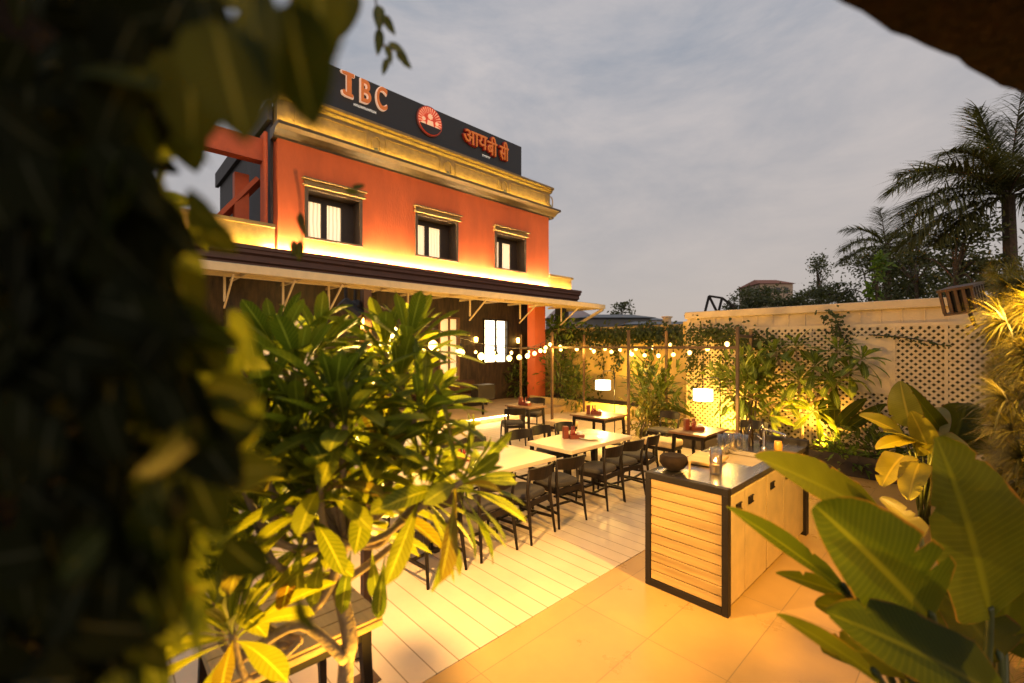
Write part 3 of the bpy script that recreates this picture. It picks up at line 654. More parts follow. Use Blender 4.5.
def lamp(u, v, Y, label):
    c = PY(u, v, Y); t = thing('floor_lamp', label, 'lamp', (c.x, c.y, .006))
    px = c.x + .30
    m = MB(); m.tube([(px, c.y, .03), (px, c.y, c.z + .25), (px - .03, c.y, c.z + .31), (px - .1, c.y, c.z + .33), (c.x, c.y, c.z + .30), (c.x, c.y, c.z + .14)], .010, 8); m.lathe((px, c.y, .006), [(.14, 0), (.14, .02), (.03, .03)], 20); m.build('stand', M_black, t)
    m = MB(); n = 28; r = .165; h = .1
    vs = [(c.x + r * math.cos(2 * math.pi * k / n), c.y + r * math.sin(2 * math.pi * k / n), c.z + z) for z in (-h, h) for k in range(n)]
    m.add(vs, [(k, (k + 1) % n, n + (k + 1) % n, n + k) for k in range(n)]); m.build('shade', glow('lampshade_glow', (1, .82, .50), 5.5), t)
    l = bpy.data.lights.new('lamp_bulb', 'POINT'); l.energy = 110; l.color = WARM2; l.shadow_soft_size = .05
    lo = bpy.data.objects.new('lamp_bulb', l); COL.objects.link(lo); lo.parent = t; lo.location = c - Vector((c.x, c.y, .006)) - Vector((0, 0, .13))
lamp(603, 385, 8.2, 'arched floor lamp with white drum shade over the left wooden table')
lamp(703, 395, 8.0, 'arched floor lamp with white drum shade over the wooden table behind the counter')

# string-light posts
def frame(name, label, posts, rails, top=2.46):
    t = thing(name, label, 'pergola', (posts[0][0], posts[0][1], 0))
    for x, y in posts:
        m = MB(); m.bx(x - .025, x + .025, y - .025, y + .025, .012, top); m.bx(x - .07, x + .07, y - .07, y + .07, .006, .012); m.build('post', M_post, t)
    for a, b, z in rails:
        m = MB(); m.bar((a[0], a[1], z), (b[0], b[1], z), .04, .05, up=UP); m.build('rail', M_post, t)
P0, P1, P2, P4 = (-2.67, 1.25), (-5.2, 8.3), (-3.0, 8.3), (-7.37, 8.3)
Q1, Q2, Q3, Q4 = (-5.0, 9.55), (-3.2, 9.55), (-8.0, 10.4), (-9.2, 9.0)
frame('light_pergola', 'rust brown steel post frame carrying the bulbs before the lattice wall', [P1, P2, P4, Q1, Q2, Q3, Q4], [(P4, (-5.23, 8.3), 2.09), ((-5.17, 8.3), (-3.03, 8.3), 2.09), ((Q4[0] + .03, 9.0), (-7.4, 8.32), 2.06), ((-3.0, 8.33), (-3.19, 9.52), 2.3)])
frame('light_post', 'single dark steel post with a base plate at the lower left', [P0], [])
M_bulb = glow('warm_bulb', (1, .56, .11), 7)
M_bulbs = glow('small_warm_bulb', (1, .62, .2), 130)
def string(a, b, sag, n, label, drop=.07, r=.044):
    a = Vector(a); b = Vector(b); t = thing('string_lights', label, 'string lights', a, 'strings of warm bulbs')
    f = lambda q: a.lerp(b, q) - UP * (sag * 4 * q * (1 - q))
    m = MB(); m.tube([f(i / 24) for i in range(25)], .005, 5)
    for k in range(n): p = f((k + .5) / n); m.tube([p, p - UP * drop], .004, 5)
    m.build('cord', M_black, t)
    for k in range(n):
        p = f((k + .5) / n) - UP * drop
        m = MB(); m.lathe(p, [(.013, -.035), (.015, -.03), (.015, 0), (.006, .01)], 8); m2 = MB(); m2.lathe(p - UP * .035, [(.010, 0), (r * .8, -.022), (r, -.045), (r * .75, -.072), (r * .2, -.085)], 10)
        bb = m2.build('bulb', M_bulb, t, smooth=True); m.build('cap', M_black, bb)
        if k % 2 == 0:
            l = bpy.data.lights.new('bulb_lamp', 'POINT'); l.energy = 24; l.color = (1, .54, .09); l.shadow_soft_size = .02
            lo = bpy.data.objects.new('bulb_lamp', l); COL.objects.link(lo); lo.parent = bb; lo.location = p - UP * .16 - OFF[bb]
string((P4[0], P4[1], 2.36), (P0[0], P0[1], 2.40), 0.30, 12, 'long string of bulbs from the middle post toward the camera side over the tables')
string((-5.9, 9.3, 2.10), (P2[0], P2[1], 2.36), .14, 7, 'string of bulbs along the rail toward the right post')
string((P4[0], P4[1], 2.30), (-5.5, 9.2, 2.16), .08, 5, 'short string of bulbs between the middle posts before the yellow wall')
string((-10.0, 5.2, 2.35), (Q3[0], Q3[1], 2.25), .20, 11, 'far string of bulbs hung between awning and planted wall')
string((Q3[0], Q3[1], 2.25), (-5.2, 10.6, 2.35), .12, 6, 'far string of bulbs crossing in front of the yellow wall')

# ------------------------------------------------------------------ service counter
BX0, BX1, BY0, BY1, BH = -2.07, -1.36, 3.57, 5.87, .99
C = thing('service_counter', 'wood fronted outdoor bar counter with steel top and brass doors', 'counter', ((BX0 + BX1) / 2, (BY0 + BY1) / 2, 0))
fw = .05
m = MB()
m.bx(BX0, BX0 + fw, BY0, BY0 + .06, 0, BH - .05); m.bx(BX1 - fw, BX1, BY0, BY0 + .06, 0, BH - .05); m.bx(BX0, BX1, BY0, BY0 + .06, BH - .05, BH + .005); m.bx(BX0 + fw, BX1 - fw, BY0, BY0 + .06, 0.002, .06)
m.bx(BX1 - .06, BX1, BY1 - .10, BY1, 0, BH - .002); m.bx(BX0, BX0 + .04, BY0 + .06, BY1, BH - .04, BH + .004); m.bx(BX0 + .04, BX1, BY1 - .05, BY1 + .02, BH - .01, BH + .06)
m.build('frame', M_black, C, bevel=.003)
m = MB(); ns = 11; hz_ = (BH - .05 - .06) / ns
for k in range(ns):
    z = .06 + hz_ * k; m.bx(BX0 + fw + .002, BX1 - fw - .002, BY0 + .012, BY0 + .035, z + .004, z + hz_ - .003, r=rng.random())
m.build('slat_front', M_slat, C, bevel=.003)
m = MB(); m.bx(BX0 + .02, BX1 - .03, BY0 + .062, BY1 - .11, .05, BH - .05); m.build('cabinet', M_door, C)
yy = BY0 + .08; wd = [.30, .52, .02, .48, .52, .2]
for k, w in enumerate(wd):
    if k in (0, 1, 3, 4):
        m = MB(); m.bx(BX1 - .028, BX1 - .008, yy + .006, yy + w - .006, .07, BH - .07); d = m.build('door', M_door, C, bevel=.003)
        m = MB(); yh = yy + (w * .5 if k == 0 else .12 if k in (1, 4) else .14); m.bx(BX1 - .007, BX1 - .002, yh - .055, yh + .055, BH - .21, BH - .15); m.bx(BX1 - .002, BX1 + .006, yh - .055, yh + .055, BH - .157, BH - .15); m.bx(BX1 - .002, BX1 + .006, yh - .055, yh + .055, BH - .21, BH - .203); m.build('handle', M_black, d)
    yy += w
m = MB()
sx0, sx1, sy0, sy1 = -1.92, -1.48, 4.45, 5.05
m.bx(BX0 + .04, BX1, BY0 + .062, sy0, BH - .045, BH); m.bx(BX0 + .04, BX1, sy1, BY1 - .052, BH - .045, BH); m.bx(BX0 + .04, sx0, sy0, sy1, BH - .045, BH); m.bx(sx1, BX1, sy0, sy1, BH - .045, BH)
m.build('worktop', M_steel, C)
m = MB(); m.bx(sx0, sx1, sy0, sy1, BH - .20, BH - .19); m.bx(sx0, sx0 + .01, sy0, sy1, BH - .19, BH - .05); m.bx(sx1 - .01, sx1, sy0, sy1, BH - .19, BH - .05); m.bx(sx0 + .01, sx1 - .01, sy0, sy0 + .01, BH - .19, BH - .05); m.bx(sx0 + .01, sx1 - .01, sy1 - .01, sy1, BH - .19, BH - .05)
m.build('sink', M_steel, C)
m = MB(); m.tube([(-1.62, 5.22, BH), (-1.62, 5.22, BH + .20), (-1.60, 5.20, BH + .235), (-1.50, 5.12, BH + .24), (-1.36, 5.0, BH + .235), (-1.35, 4.99, BH + .21)], .012, 10); m.lathe((-1.62, 5.22, BH), [(.026, 0), (.026, .03), (.014, .05)], 14); m.bar((-1.64, 5.22, BH + .12), (-1.70, 5.26, BH + .15), .012, .012); m.build('tap', M_steel, C, smooth=True)
m = MB(); m.box((-1.86, 4.35, BH + .02), (.30, .46, .03), Matrix.Rotation(R(8), 3, 'Z')); tag(m.build('chopping_board', M_slat, bevel=.006), 'wooden chopping board on the left rim of the counter top', 'board')
BO = thing('serving_bowl', 'dark wide bowl at the near left corner of the counter', 'bowl', (-1.93, 3.82, BH))
m = MB(); m.lathe((-1.93, 3.82, BH + .001), [(.05, 0), (.09, .02), (.125, .07), (.12, .115), (.10, .135), (.07, .13)], 20); m.build('bowl', mat('dark_clay', (.014, .008, .005), .8, var=.4, scale=20, bump=.5, spec=.15), BO, smooth=True)
m = MB(); m.box((-1.80, 3.86, BH + .055), (.016, .15, .11), Matrix.Rotation(R(25), 3, 'Z')); tag(m.build('wooden_tag', M_slat, bevel=.004), 'small wooden block standing beside the dark bowl', 'block')
def bottle(x, y, h, r, mt, label, cat='bottle', name='bottle'):
    m = MB(); m.lathe((x, y, BH + .001), [(r * .9, 0), (r, .01), (r, h * .58), (r * .75, h * .68), (r * .35, h * .78), (r * .32, h * .96), (r * .38, h)], 16); return tag(m.build(name, mt, smooth=True), label, cat)
bottle(-1.80, 5.35, .30, .035, M_bottle, 'dark tall bottle at the back of the counter, left of the pair'); bottle(-1.72, 5.50, .30, .035, M_bottle, 'dark tall bottle at the back of the counter, right of the pair')
for k, (x, y) in enumerate(((-1.95, 5.10), (-1.86, 5.02), (-1.96, 4.95), (-1.87, 5.16), (-1.78, 5.12))):
    m = MB(); m.lathe((x, y, BH + .001), [(.032, 0), (.036, .005), (.042, .16), (.040, .16), (.034, .012)], 16); tag(m.build('drinking_glass', M_glass, smooth=True), 'clear drinking glass in the cluster at the middle of the counter', 'glass', 'cluster of clear glasses on the counter')
HU = thing('hurricane_candle', 'clear glass candle cylinder on the near steel counter top', 'candle', (-1.62, 3.98, BH))
m = MB(); m.lathe((-1.62, 3.98, BH + .001), [(.05, 0), (.052, .004), (.052, .22), (.049, .22), (.048, .008)], 20); m.build('cylinder', M_glass, HU, smooth=True)
m = MB(); m.lathe((-1.62, 3.98, BH + .009), [(.035, 0), (.035, .07), (.004, .072), (.003, .09)], 14); m.build('candle', M_cream, HU)
m = MB(); m.lathe((-1.62, 3.98, BH + .102), [(.002, 0), (.008, .01), (.006, .022), (.001, .035)], 8); m.build('flame', glow('candle_flame', (1, .6, .2), 120), HU)
m = MB(); m.lathe((-1.52, 5.35, BH + .001), [(.035, 0), (.04, .01), (.04, .07), (.034, .085), (.034, .10)], 16); tag(m.build('honey_jar', M_amber, smooth=True), 'small amber jar beside the tap on the counter', 'jar')

# ------------------------------------------------------------------ planters and planting
PL = thing('planter_box', 'long dark planter bed at the foot of the lattice wall', 'planter', (-1.7, 9.1, 0))
m = MB(); m.bx(-4.4, .4, 8.95, 9.0, 0, .34); m.bx(-4.45, -4.4, 8.95, 9.78, 0, .34); m.build('side', M_plant, PL)
m = MB(); m.bx(-4.4, .4, 9.0, 9.78, 0.001, .28); m.build('soil', M_soil, PL)
PL2 = thing('planter_box', 'dark planter bed along the yellow plaster wall', 'planter', (-7, 11.7, 0))
m = MB(); m.bx(-11, -4.9, 11.2, 11.25, .006, .4); m.build('side', M_ywall, PL2)
m = MB(); m.bx(-11, -4.9, 11.25, 12.6, .0065, .33); m.build('soil', M_soil, PL2)

def rosette(m, tip, axis, n, L, W, a0=18, a1=105, bend=.45, shape='obovate', fold=.25, seg=7, grav=.25, ph=None):
    axis = axis.normalized(); x, y = orth(axis); ph = rng.random() * 6 if ph is None else ph
    for i in range(n):
        q = (i + .5) / n; a = R(a0 + (a1 - a0) * q ** .9 + rng.uniform(-8, 8)); f = ph + i * 2.4 + rng.uniform(-.15, .15)
        pr = x * math.cos(f) + y * math.sin(f)
        t = axis * math.cos(a) + pr * math.sin(a); nn = axis * math.sin(a) - pr * math.cos(a)
        l = L * (.6 + .5 * min(1, q * 1.8)) * rng.uniform(.85, 1.15)
        m.leaf(tip - axis * (.12 * L * q) + pr * .004, t, nn, l, W * l / L * rng.uniform(.85, 1.1), bend * rng.uniform(.5, 1.4), fold, shape, seg, 3, rng.uniform(0, .05), None, grav * q)
def branch(m, pts, r0, r1, n=8, sub=5):
    pts = [Vector(p) for p in pts]; out = []
    for i in range(len(pts) - 1):
        p0 = pts[max(i - 1, 0)]; p1 = pts[i]; p2 = pts[i + 1]; p3 = pts[min(i + 2, len(pts) - 1)]
        for k in range(sub):
            t = k / sub; out.append(.5 * ((2 * p1) + (p2 - p0) * t + (2 * p0 - 5 * p1 + 4 * p2 - p3) * t * t + (-p0 + 3 * p1 - 3 * p2 + p3) * t ** 3))
    out.append(pts[-1]); k = len(out)
    m.tube(out, [r0 + (r1 - r0) * i / (k - 1) for i in range(k)], n)

# big frangipani in the left foreground
PT = thing('frangipani_tree', 'large leafy frangipani with long glossy leaves in the left foreground', 'tree', (-1.55, .75, 0))
base = Vector((-1.50, .60, 0)); fork = P(322, 588, 1.62); fork2 = P(347, 545, 1.6)
tr = MB(); lf = MB()
branch(tr, [base, P(345, 683, 1.66), P(350, 640, 1.64), P(338, 585, 1.62)], .032, .026)
branch(tr, [P(345, 660, 1.64), P(300, 625, 1.55), P(240, 660, 1.45)], .02, .016)
branch(tr, [P(265, 645, 1.58), P(310, 612, 1.6), P(333, 580, 1.6), P(337, 540, 1.6)], .02, .017)
branch(tr, [P(338, 585, 1.62), P(368, 565, 1.64), P(400, 540, 1.66)], .018, .012)
tips = [(300, 372, 1.65, -.15, 1, 0), (318, 350, 1.85, .05, 1, .1), (278, 352, 1.75, -.3, .9, 0), (398, 385, 1.85, .1, 1, 0), (408, 345, 1.95, .15, 1, .1), (420, 410, 1.7, .45, .85, 0), (385, 352, 2.0, 0, 1, .2),
        (345, 425, 1.5, .1, .95, -.15), (265, 400, 1.6, -.3, .9, 0), (330, 470, 1.6, .15, .9, -.1), (282, 450, 1.55, -.2, .9, -.1), (385, 450, 1.7, .3, .8, .1), (462, 482, 1.55, .8, .5, -.05), (425, 490, 1.6, .5, .6, .1),
        (240, 480, 1.5, -.4, .8, 0), (215, 455, 1.6, -.5, .8, 0), (232, 632, 1.4, -.1, .9, -.2), (215, 600, 1.6, -.2, .9, 0), (355, 395, 1.9, .1, 1, .1), (300, 430, 1.5, -.05, 1, -.1), (335, 398, 1.55, .05, 1, 0), (258, 445, 1.5, -.3, .9, 0), (308, 505, 1.55, 0, .9, -.2), (368, 495, 1.65, .3, .8, 0), (275, 500, 1.7, -.3, .8, .1), (255, 520, 1.55, -.3, .8, -.1), (300, 545, 1.7, -.1, .9, 0), (345, 520, 1.75, .2, .9, 0), (235, 560, 1.6, -.3, .8, 0), (320, 480, 1.45, 0, .9, -.2), (425, 450, 1.75, .4, .8, 0)]
for (u, v, d, ax, az, ay) in tips:
    tip = P(u, v, d); axis = RGT * ax + UP * az + FWD * ay
    rosette(lf, tip, axis, 27, .30, .060, 6, 86 if az > .75 else 118, .35, seg=10, fold=.3)
    mid = tip - axis.normalized() * .18
    st = fork2 if v < 560 else P(300, 640, 1.55)
    branch(tr, [st, st.lerp(mid, .5) + Vector((rng.uniform(-.04, .04), rng.uniform(-.04, .04), -.03)), mid, tip], .014, .011, 7)
tr.build('trunk', M_bark, PT, smooth=True)
for (u, v, d, a, l) in ((352, 545, 1.55, -1.75, .26), (385, 555, 1.55, -1.7, .24), (372, 548, 1.6, -1.5, .2), (325, 540, 1.5, -1.8, .25), (300, 535, 1.5, -1.65, .24)): lf.leaf(P(u, v, d), RGT * math.cos(a) + UP * math.sin(a), -FWD, l, .055, .2, .2, 'obovate', 8, 3)
lf.build('foliage', LF_plum, PT, smooth=True)

# frangipani before the lattice wall
def frang(name, label, basep, tips, L, W, n, mat_=LF_frang, r=.03):
    t = thing(name, label, 'tree', basep); tr = MB(); lf = MB(); b = Vector(basep)
    cen = sum((Vector(x) for x in tips), Vector()) / len(tips); fk = b.lerp(Vector((b.x * .6 + cen.x * .4, b.y, cen.z)), .5)
    branch(tr, [b, b.lerp(fk, .5) + Vector((.03, 0, 0)), fk], r, r * .75)
    for tip in tips:
        tip = Vector(tip); d = tip - fk; axis = (d.normalized() + UP * .9).normalized()
        branch(tr, [fk, fk.lerp(tip, .55) + Vector((0, 0, -.05)), tip], r * .6, r * .35, 6)
        rosette(lf, tip, axis, n, L, W, 15, 115, .6, seg=5)
    tr.build('trunk', M_bark, t, smooth=True); lf.build('foliage', mat_, t, smooth=True); return t
FY = 9.25
tp = [PY(u, v, FY + dy) for u, v, dy in ((775, 352, 0), (796, 345, .1), (815, 365, -.15), (838, 350, .05), (862, 358, 0), (757, 372, -.1), (800, 380, -.3), (830, 380, -.2), (850, 372, .1), (785, 398, -.2), (745, 396, -.3), (815, 410, -.1), (768, 415, -.2))]
frang('frangipani_tree', 'small lit frangipani with pale stem in front of the lattice wall', (PY(800, 470, FY).x, FY, .28), tp, .45, .105, 22)
uplight((PY(822, 466, 9.1).x, 9.08, .34), PY(822, 380, 9.6), 420, 'glowing ground light among stems at the foot of the small frangipani')
uplight((PY(785, 470, 8.85).x, 8.82, .05), PY(805, 365, 9.2), 320, 'added ground light on the floor before the planter, behind the counter', 80)  # added to brighten the front of the frangipani crown
# banana-like clump beside it
M_stalk = mat('leaf_stalk', (.055, .07, .014), .5, var=.3, scale=12)
def tear(m, rows, cols):
    for _ in range(rng.choice((1, 2, 2, 3))):
        i = rng.randrange(6, rows - 6); sd = rng.choice((0, 1)); e0 = i * cols + (0 if sd == 0 else cols - 1); c0 = i * cols + cols // 2; f = rng.uniform(.15, .45)
        st = 1 if sd == 0 else -1
        for q in range(4):
            k = e0 + st * q; a = m.v[k]; lim = m.v[e0].lerp(m.v[c0], f)
            if (m.v[k] - m.v[c0]).length > (lim - m.v[c0]).length: m.v[k] = lim + (m.v[c0] - lim) * (.01 * q)
def paddle_plant(name, label, basep, leaves, mt, W=.16, stem_mat=None, lp=None, wk=1.0):
    t = thing(name, label, 'plant', basep); b = Vector(basep)
    for i, (tip_base, tip, w, nrm, bend) in enumerate(leaves):
        a = Vector(tip_base); c = Vector(tip); d = c - a
        m = MB(); m.leaf(a, d, Vector(nrm), d.length * 1.03, w * wk, bend, .22, 'paddle', 36, 9, .03); tear(m, 37, 9); m.build('leaf', lp[i] if lp else mt, t, smooth=True)
        m = MB(); st = b + Vector((rng.uniform(-.06, .06), rng.uniform(-.06, .06), 0)); branch(m, [st, st.lerp(a, .55) + Vector((0, 0, .08)), a, a + d * .04], .016, .008, 7); m.build('stem', stem_mat or M_stalk, t, smooth=True)
    return t
bp = PY(835, 468, 9.2); bp.z = .28
paddle_plant('banana_plant', 'dark leaved banana plant with pale lit stems beside the glowing ground light', bp,
    [(PY(838, 425, 9.3), PY(862, 398, 9.2), .22, (-.3, -1, .5), .3), (PY(845, 430, 9.3), PY(880, 405, 9.1), .2, (.3, -1, .5), .5), (PY(828, 425, 9.3), PY(818, 395, 9.3), .18, (-.5, -1, .3), .3), (PY(835, 430, 9.4), PY(833, 385, 9.4), .2, (0, -1, .2), .3)], LF_bird)

# orange-lit paddle plant on the right
bp = PZ(922, 497, 0); bp.y = 7.4; bp.x = PY(925, 480, 7.4).x; bp.z = 0
D5 = lambda u, v, d=5.3: P(u, v, d)
paddle_plant('paddle_leaf_plant', 'yellow lit paddle leaf plant in the middle right before the lattice wall', (D5(925, 520).x, D5(925, 520).y, 0),
    [(D5(905, 436), D5(866, 412), .22, (.2, -.6, 1), .3), (D5(912, 428), D5(897, 384), .24, (-.4, -1, .1), .3), (D5(930, 440), D5(962, 452, 4.8), .26, (-.2, -.6, 1), .5), (D5(915, 445), D5(890, 424, 5.0), .2, (0, -.7, 1), .3),
     (D5(945, 435), D5(908, 382, 5.6), .16, (.5, -.5, .8), .2), (D5(955, 440, 5.5), D5(968, 398, 5.7), .34, (0, -1, .2), .4), (D5(930, 455), D5(918, 418, 5.0), .2, (.3, -1, .3), .3), (D5(905, 455), D5(882, 470, 5), .22, (0, -.5, 1), .7), (D5(960, 455, 5.4), D5(985, 420, 5.6), .3, (-.2, -1, .2), .4), (D5(920, 462, 5.0), D5(905, 492, 4.8), .2, (-.2, -.5, .9), .5), (D5(925, 440), D5(940, 402, 5.6), .24, (0, -1, .3), .3), (D5(935, 448, 5), D5(975, 470, 4.7), .2, (0, -.7, 1), .5), (D5(940, 460, 5.1), D5(952, 500, 4.9), .2, (.1, -.8, .6), .5), (D5(912, 440, 5.2), D5(880, 440, 5.0), .16, (0, -.6, 1), .4)],
    LF_birdlit, lp=[LF_birdlit, LF_birdlit, LF_birdlit, LF_birdlit, LF_bird, LF_bird, LF_birdlit, LF_birdlit, LF_bird, LF_birdlit, LF_birdlit, LF_birdlit, LF_bird, LF_birdlit], wk=1.45)
# big foreground bird of paradise
q = P(965, 683, 1.62); bbase = Vector((q.x + .05, q.y, 0))
G = lambda u, v, d: P(u, v, d)
tc_ = lambda ax, ay, az: RGT * ax + UP * ay - FWD * az
FB = paddle_plant('bird_of_paradise', 'large broad leaved bird of paradise plant in the right foreground', bbase,
    [(G(890, 523, 1.75), G(772, 452, 1.55), .24, tc_(-.2, .8, .6), .15),      # A upper left rounded
     (G(850, 596, 1.5), G(741, 504, 1.4), .13, tc_(.5, .75, .5), .15),        # B
     (G(934, 625, 1.3), G(840, 514, 1.2), .33, tc_(-.1, .45, .9), .25),       # C big dark front
     (G(990, 618, 1.55), G(958, 446, 1.5), .42, tc_(.15, .1, 1), .2),         # D upright
     (G(1010, 705, 1.15), G(862, 606, 1.1), .22, tc_(0, .8, .6), .35),        # E bottom
     (G(880, 680, 1.25), G(788, 611, 1.25), .085, tc_(.4, .8, .4), .2),       # F
     (G(868, 605, 1.5), G(786, 566, 1.5), .085, tc_(.1, .9, .4), .3),         # G
     (G(885, 625, 1.4), G(826, 598, 1.4), .11, tc_(.3, .7, .6), .5),          # H
     (G(921, 540, 2.0), G(890, 494, 2.1), .14, tc_(.2, .6, .8), .5),          # I
     (G(905, 540, 1.7), G(836, 488, 1.75), .12, tc_(.7, .3, .5), .2),         # J
     (G(1000, 640, 1.7), G(1024, 560, 1.6), .22, tc_(-.4, .3, 1), .4),
     (G(900, 660, 1.5), G(845, 640, 1.4), .14, tc_(0, .8, .6), .6),
     (G(950, 640, 1.8), G(905, 575, 1.9), .16, tc_(.2, .5, 1), .4),
     (G(985, 690, 1.5), G(905, 650, 1.55), .26, tc_(.1, .6, .8), .5), (G(1000, 660, 1.6), G(950, 590, 1.7), .26, tc_(.1, .3, 1), .4), (G(1010, 720, 1.4), G(930, 690, 1.35), .24, tc_(.0, .7, .7), .5),
     (G(1005, 650, 1.8), G(1050, 600, 1.75), .22, tc_(-.3, .5, .9), .5)],
    LF_bird, lp=[LF_bird] * 8 + [LF_birdlit] + [LF_bird] * 8)

# grassy green wall on the right
GW = thing('grass_wall', 'tall planted wall of tufted golden grass at the right edge', 'green wall', (.35, 5.5, 0))
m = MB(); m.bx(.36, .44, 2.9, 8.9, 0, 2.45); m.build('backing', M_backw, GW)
m = MB()
for k in range(430):
    y = rng.uniform(3.0, 8.8); z = rng.uniform(.25, 2.0 + .17 * y - .25); c = Vector((rng.uniform(.05, .34), y, z))
    ax = Vector((-1, rng.uniform(-.3, .3), rng.uniform(-.2, .5))).normalized()
    ll = rng.uniform(.14, .25)
    for j in range(64):
        d = (ax + Vector((rng.gauss(0, .55), rng.gauss(0, .7), rng.gauss(0, .7)))).normalized()
        if d.x > .3: d.x *= -1
        m.blade(c, d, ll * rng.uniform(.6, 1.1), .008, rng.uniform(.5, 1.5), seg=3)
m.build('grass', LF_grass, GW)
uplight((-.12, 4.4, .5), (.30, 4.6, 2.0), 60, 'ground light shining up the golden grass wall', 90)

# vines on walls
def vine(name, label, pts, n, size, spread, mt=LF_dark, stem=True, base=None):
    t = thing(name, label, 'vine', base or pts[0]); m = MB(); s = MB()
    pts = [Vector(p) for p in pts]
    if stem:
        branch(s, pts, .012, .006, 5)
    for k in range(n):
        q = rng.random() * (len(pts) - 1); i = int(q); p = pts[i].lerp(pts[min(i + 1, len(pts) - 1)], q - i)
        p = p + Vector((rng.gauss(0, spread[0]), -abs(rng.gauss(0, spread[1])), rng.gauss(0, spread[2])))
        d = Vector((rng.gauss(0, .6), -.5, -.7 + rng.gauss(0, .5)))
        m.leaf(p, d, Vector((rng.gauss(0, .4), -1, .5)), size * rng.uniform(.6, 1.3), size * rng.uniform(.5, .9), .4, .15, 'heart', 3, 3)
    if stem: s.build('stem', M_dbark, t)
    m.build('leaves', mt, t); return t
yw = 12.55
vine('climbing_vine', 'thick green vine trailing along the top of the yellow wall', [PY(u, v, yw) for u, v in ((556, 338), (590, 334), (620, 336), (655, 333), (690, 336))], 1700, .13, (.35, .12, .16))
vine('climbing_vine', 'dark vine massed on the left end of the lattice wall top', [PY(u, v, WY - .02) for u, v in ((690, 336), (715, 332), (740, 336), (770, 345))], 750, .085, (.25, .07, .13))
for i, (u, v0, v1) in enumerate(((600, 345, 395), (615, 345, 372), (648, 345, 380), (563, 350, 410))):
    vine('hanging_vine', ['long vine strand hanging left of the left lamp shade', 'short vine strand hanging above the left lamp shade', 'vine strand hanging right of the tall post on the yellow wall', 'vine strand hanging by the yellow wall near the far bulbs'][i], [PY(u, v0, yw), PY(u + 4, (v0 + v1) / 2, yw), PY(u - 2, v1, yw)], 90, .11, (.12, .05, .1))
for i, (u, v0, v1) in enumerate(((700, 340, 392), (722, 340, 380), (748, 345, 420), (690, 350, 372))):
    vine('hanging_vine', ['vine strand hanging above the right lamp shade on the lattice', 'vine strand hanging right of the right lamp shade', 'vine strand climbing behind the right frame post', 'sparse vine strand at the left end of the lattice'][i], [PY(u, v0, WY), PY(u + 4, (v0 + v1) / 2, WY), PY(u - 2, v1, WY)], 110, .075, (.10, .05, .1))
vine('climbing_vine', 'small leafy vine sprig rising above the lattice by the coping', [PY(843, 345, WY), PY(840, 330, WY), PY(835, 318, WY - .05), PY(828, 312, WY - .05)], 110, .075, (.1, .05, .07))
vine('climbing_vine', 'thin vine runner crossing the upper right lattice', [PY(870, 335, WY), PY(900, 337, WY), PY(925, 341, WY), PY(945, 346, WY)], 60, .05, (.05, .02, .03))

# bushes
def bush(label, c, rad, n, size, mt=LF_bush, name='shrub', shape='lance', cat='shrub', stem=True):
    c = Vector(c); t = thing(name, label, cat, (c.x, c.y, 0)); m = MB(); s = MB()
    for k in range(12):
        a = Vector((c.x + rng.uniform(-.1, .1), c.y + rng.uniform(-.1, .1), 0.1)); b = c + Vector((rng.gauss(0, .5) * rad[0], rng.gauss(0, .5) * rad[1], rng.uniform(-.2, .8) * rad[2]))
        branch(s, [a, a.lerp(b, .6) + Vector((0, 0, .1)), b], .012, .004, 5)
        ax = (b - a).normalized()
        for j in range(n // 12):
            p = b + Vector((rng.gauss(0, .45) * rad[0], rng.gauss(0, .45) * rad[1], rng.gauss(0, .5) * rad[2]))
            if p.z < .1: p.z = .1 + rng.random() * .2
            d = (p - c).normalized() + Vector((rng.gauss(0, .5), rng.gauss(0, .5), rng.gauss(.2, .5)))
            m.leaf(p, d, UP + Vector((rng.gauss(0, .4), rng.gauss(0, .4), 0)), size * rng.uniform(.6, 1.3), size * rng.uniform(.22, .4), .7, .2, shape, 4, 3)
    s.build('stem', M_dbark, t); m.build('foliage', mt, t); return t
bush('bushy green shrub at the foot of the yellow wall behind the far table', PY(520, 385, 11.8), (.6, .4, .6), 420, .26)
bush('tall leafy shrub in the yellow wall bed left of the tall posts', PY(560, 378, 11.8), (.6, .4, .9), 520, .22, LF_frang)
bush('dark rounded shrub in front of the yellow wall bed', PY(577, 392, 11.3), (.5, .4, .7), 480, .20)
bush('feathery green shrub between the lamps beside the tall post', PY(655, 398, 9.3), (.5, .3, .6), 520, .22)
bush('dry golden shrub low beside the tall middle post', PY(645, 425, 8.9), (.45, .25, .4), 420, .18, LF_grass)
bush('leafy upright shrub with narrow leaves left of the small frangipani', PY(748, 392, 9.1), (.35, .25, .5), 340, .26, LF_frang)
bush('low green shrub in the planter right of the glowing ground light', PY(848, 462, 9.1), (.35, .2, .2), 200, .14, LF_green)
bush('dark low shrub in the planter under the upper right lattice', PY(880, 455, 9.2), (.45, .2, .35), 260, .2)
bush('spiky plants on the wall end below the awning tip', PY(558, 330, 12.4), (.55, .2, .25), 160, .3, LF_green)
uplight((PY(725, 440, 9.3).x, 9.2, .34), PY(722, 395, 9.9), 380, 'ground light hidden behind the right wooden table at the lattice')
uplight((PY(615, 425, 10.8).x, 10.6, .1), PY(615, 385, 12.6), 520, 'ground light behind the left wooden table at the yellow wall')
uplight((PY(540, 420, 11.0).x, 10.9, .1), PY(555, 370, 12.6), 380, 'ground light below the far shrubs')
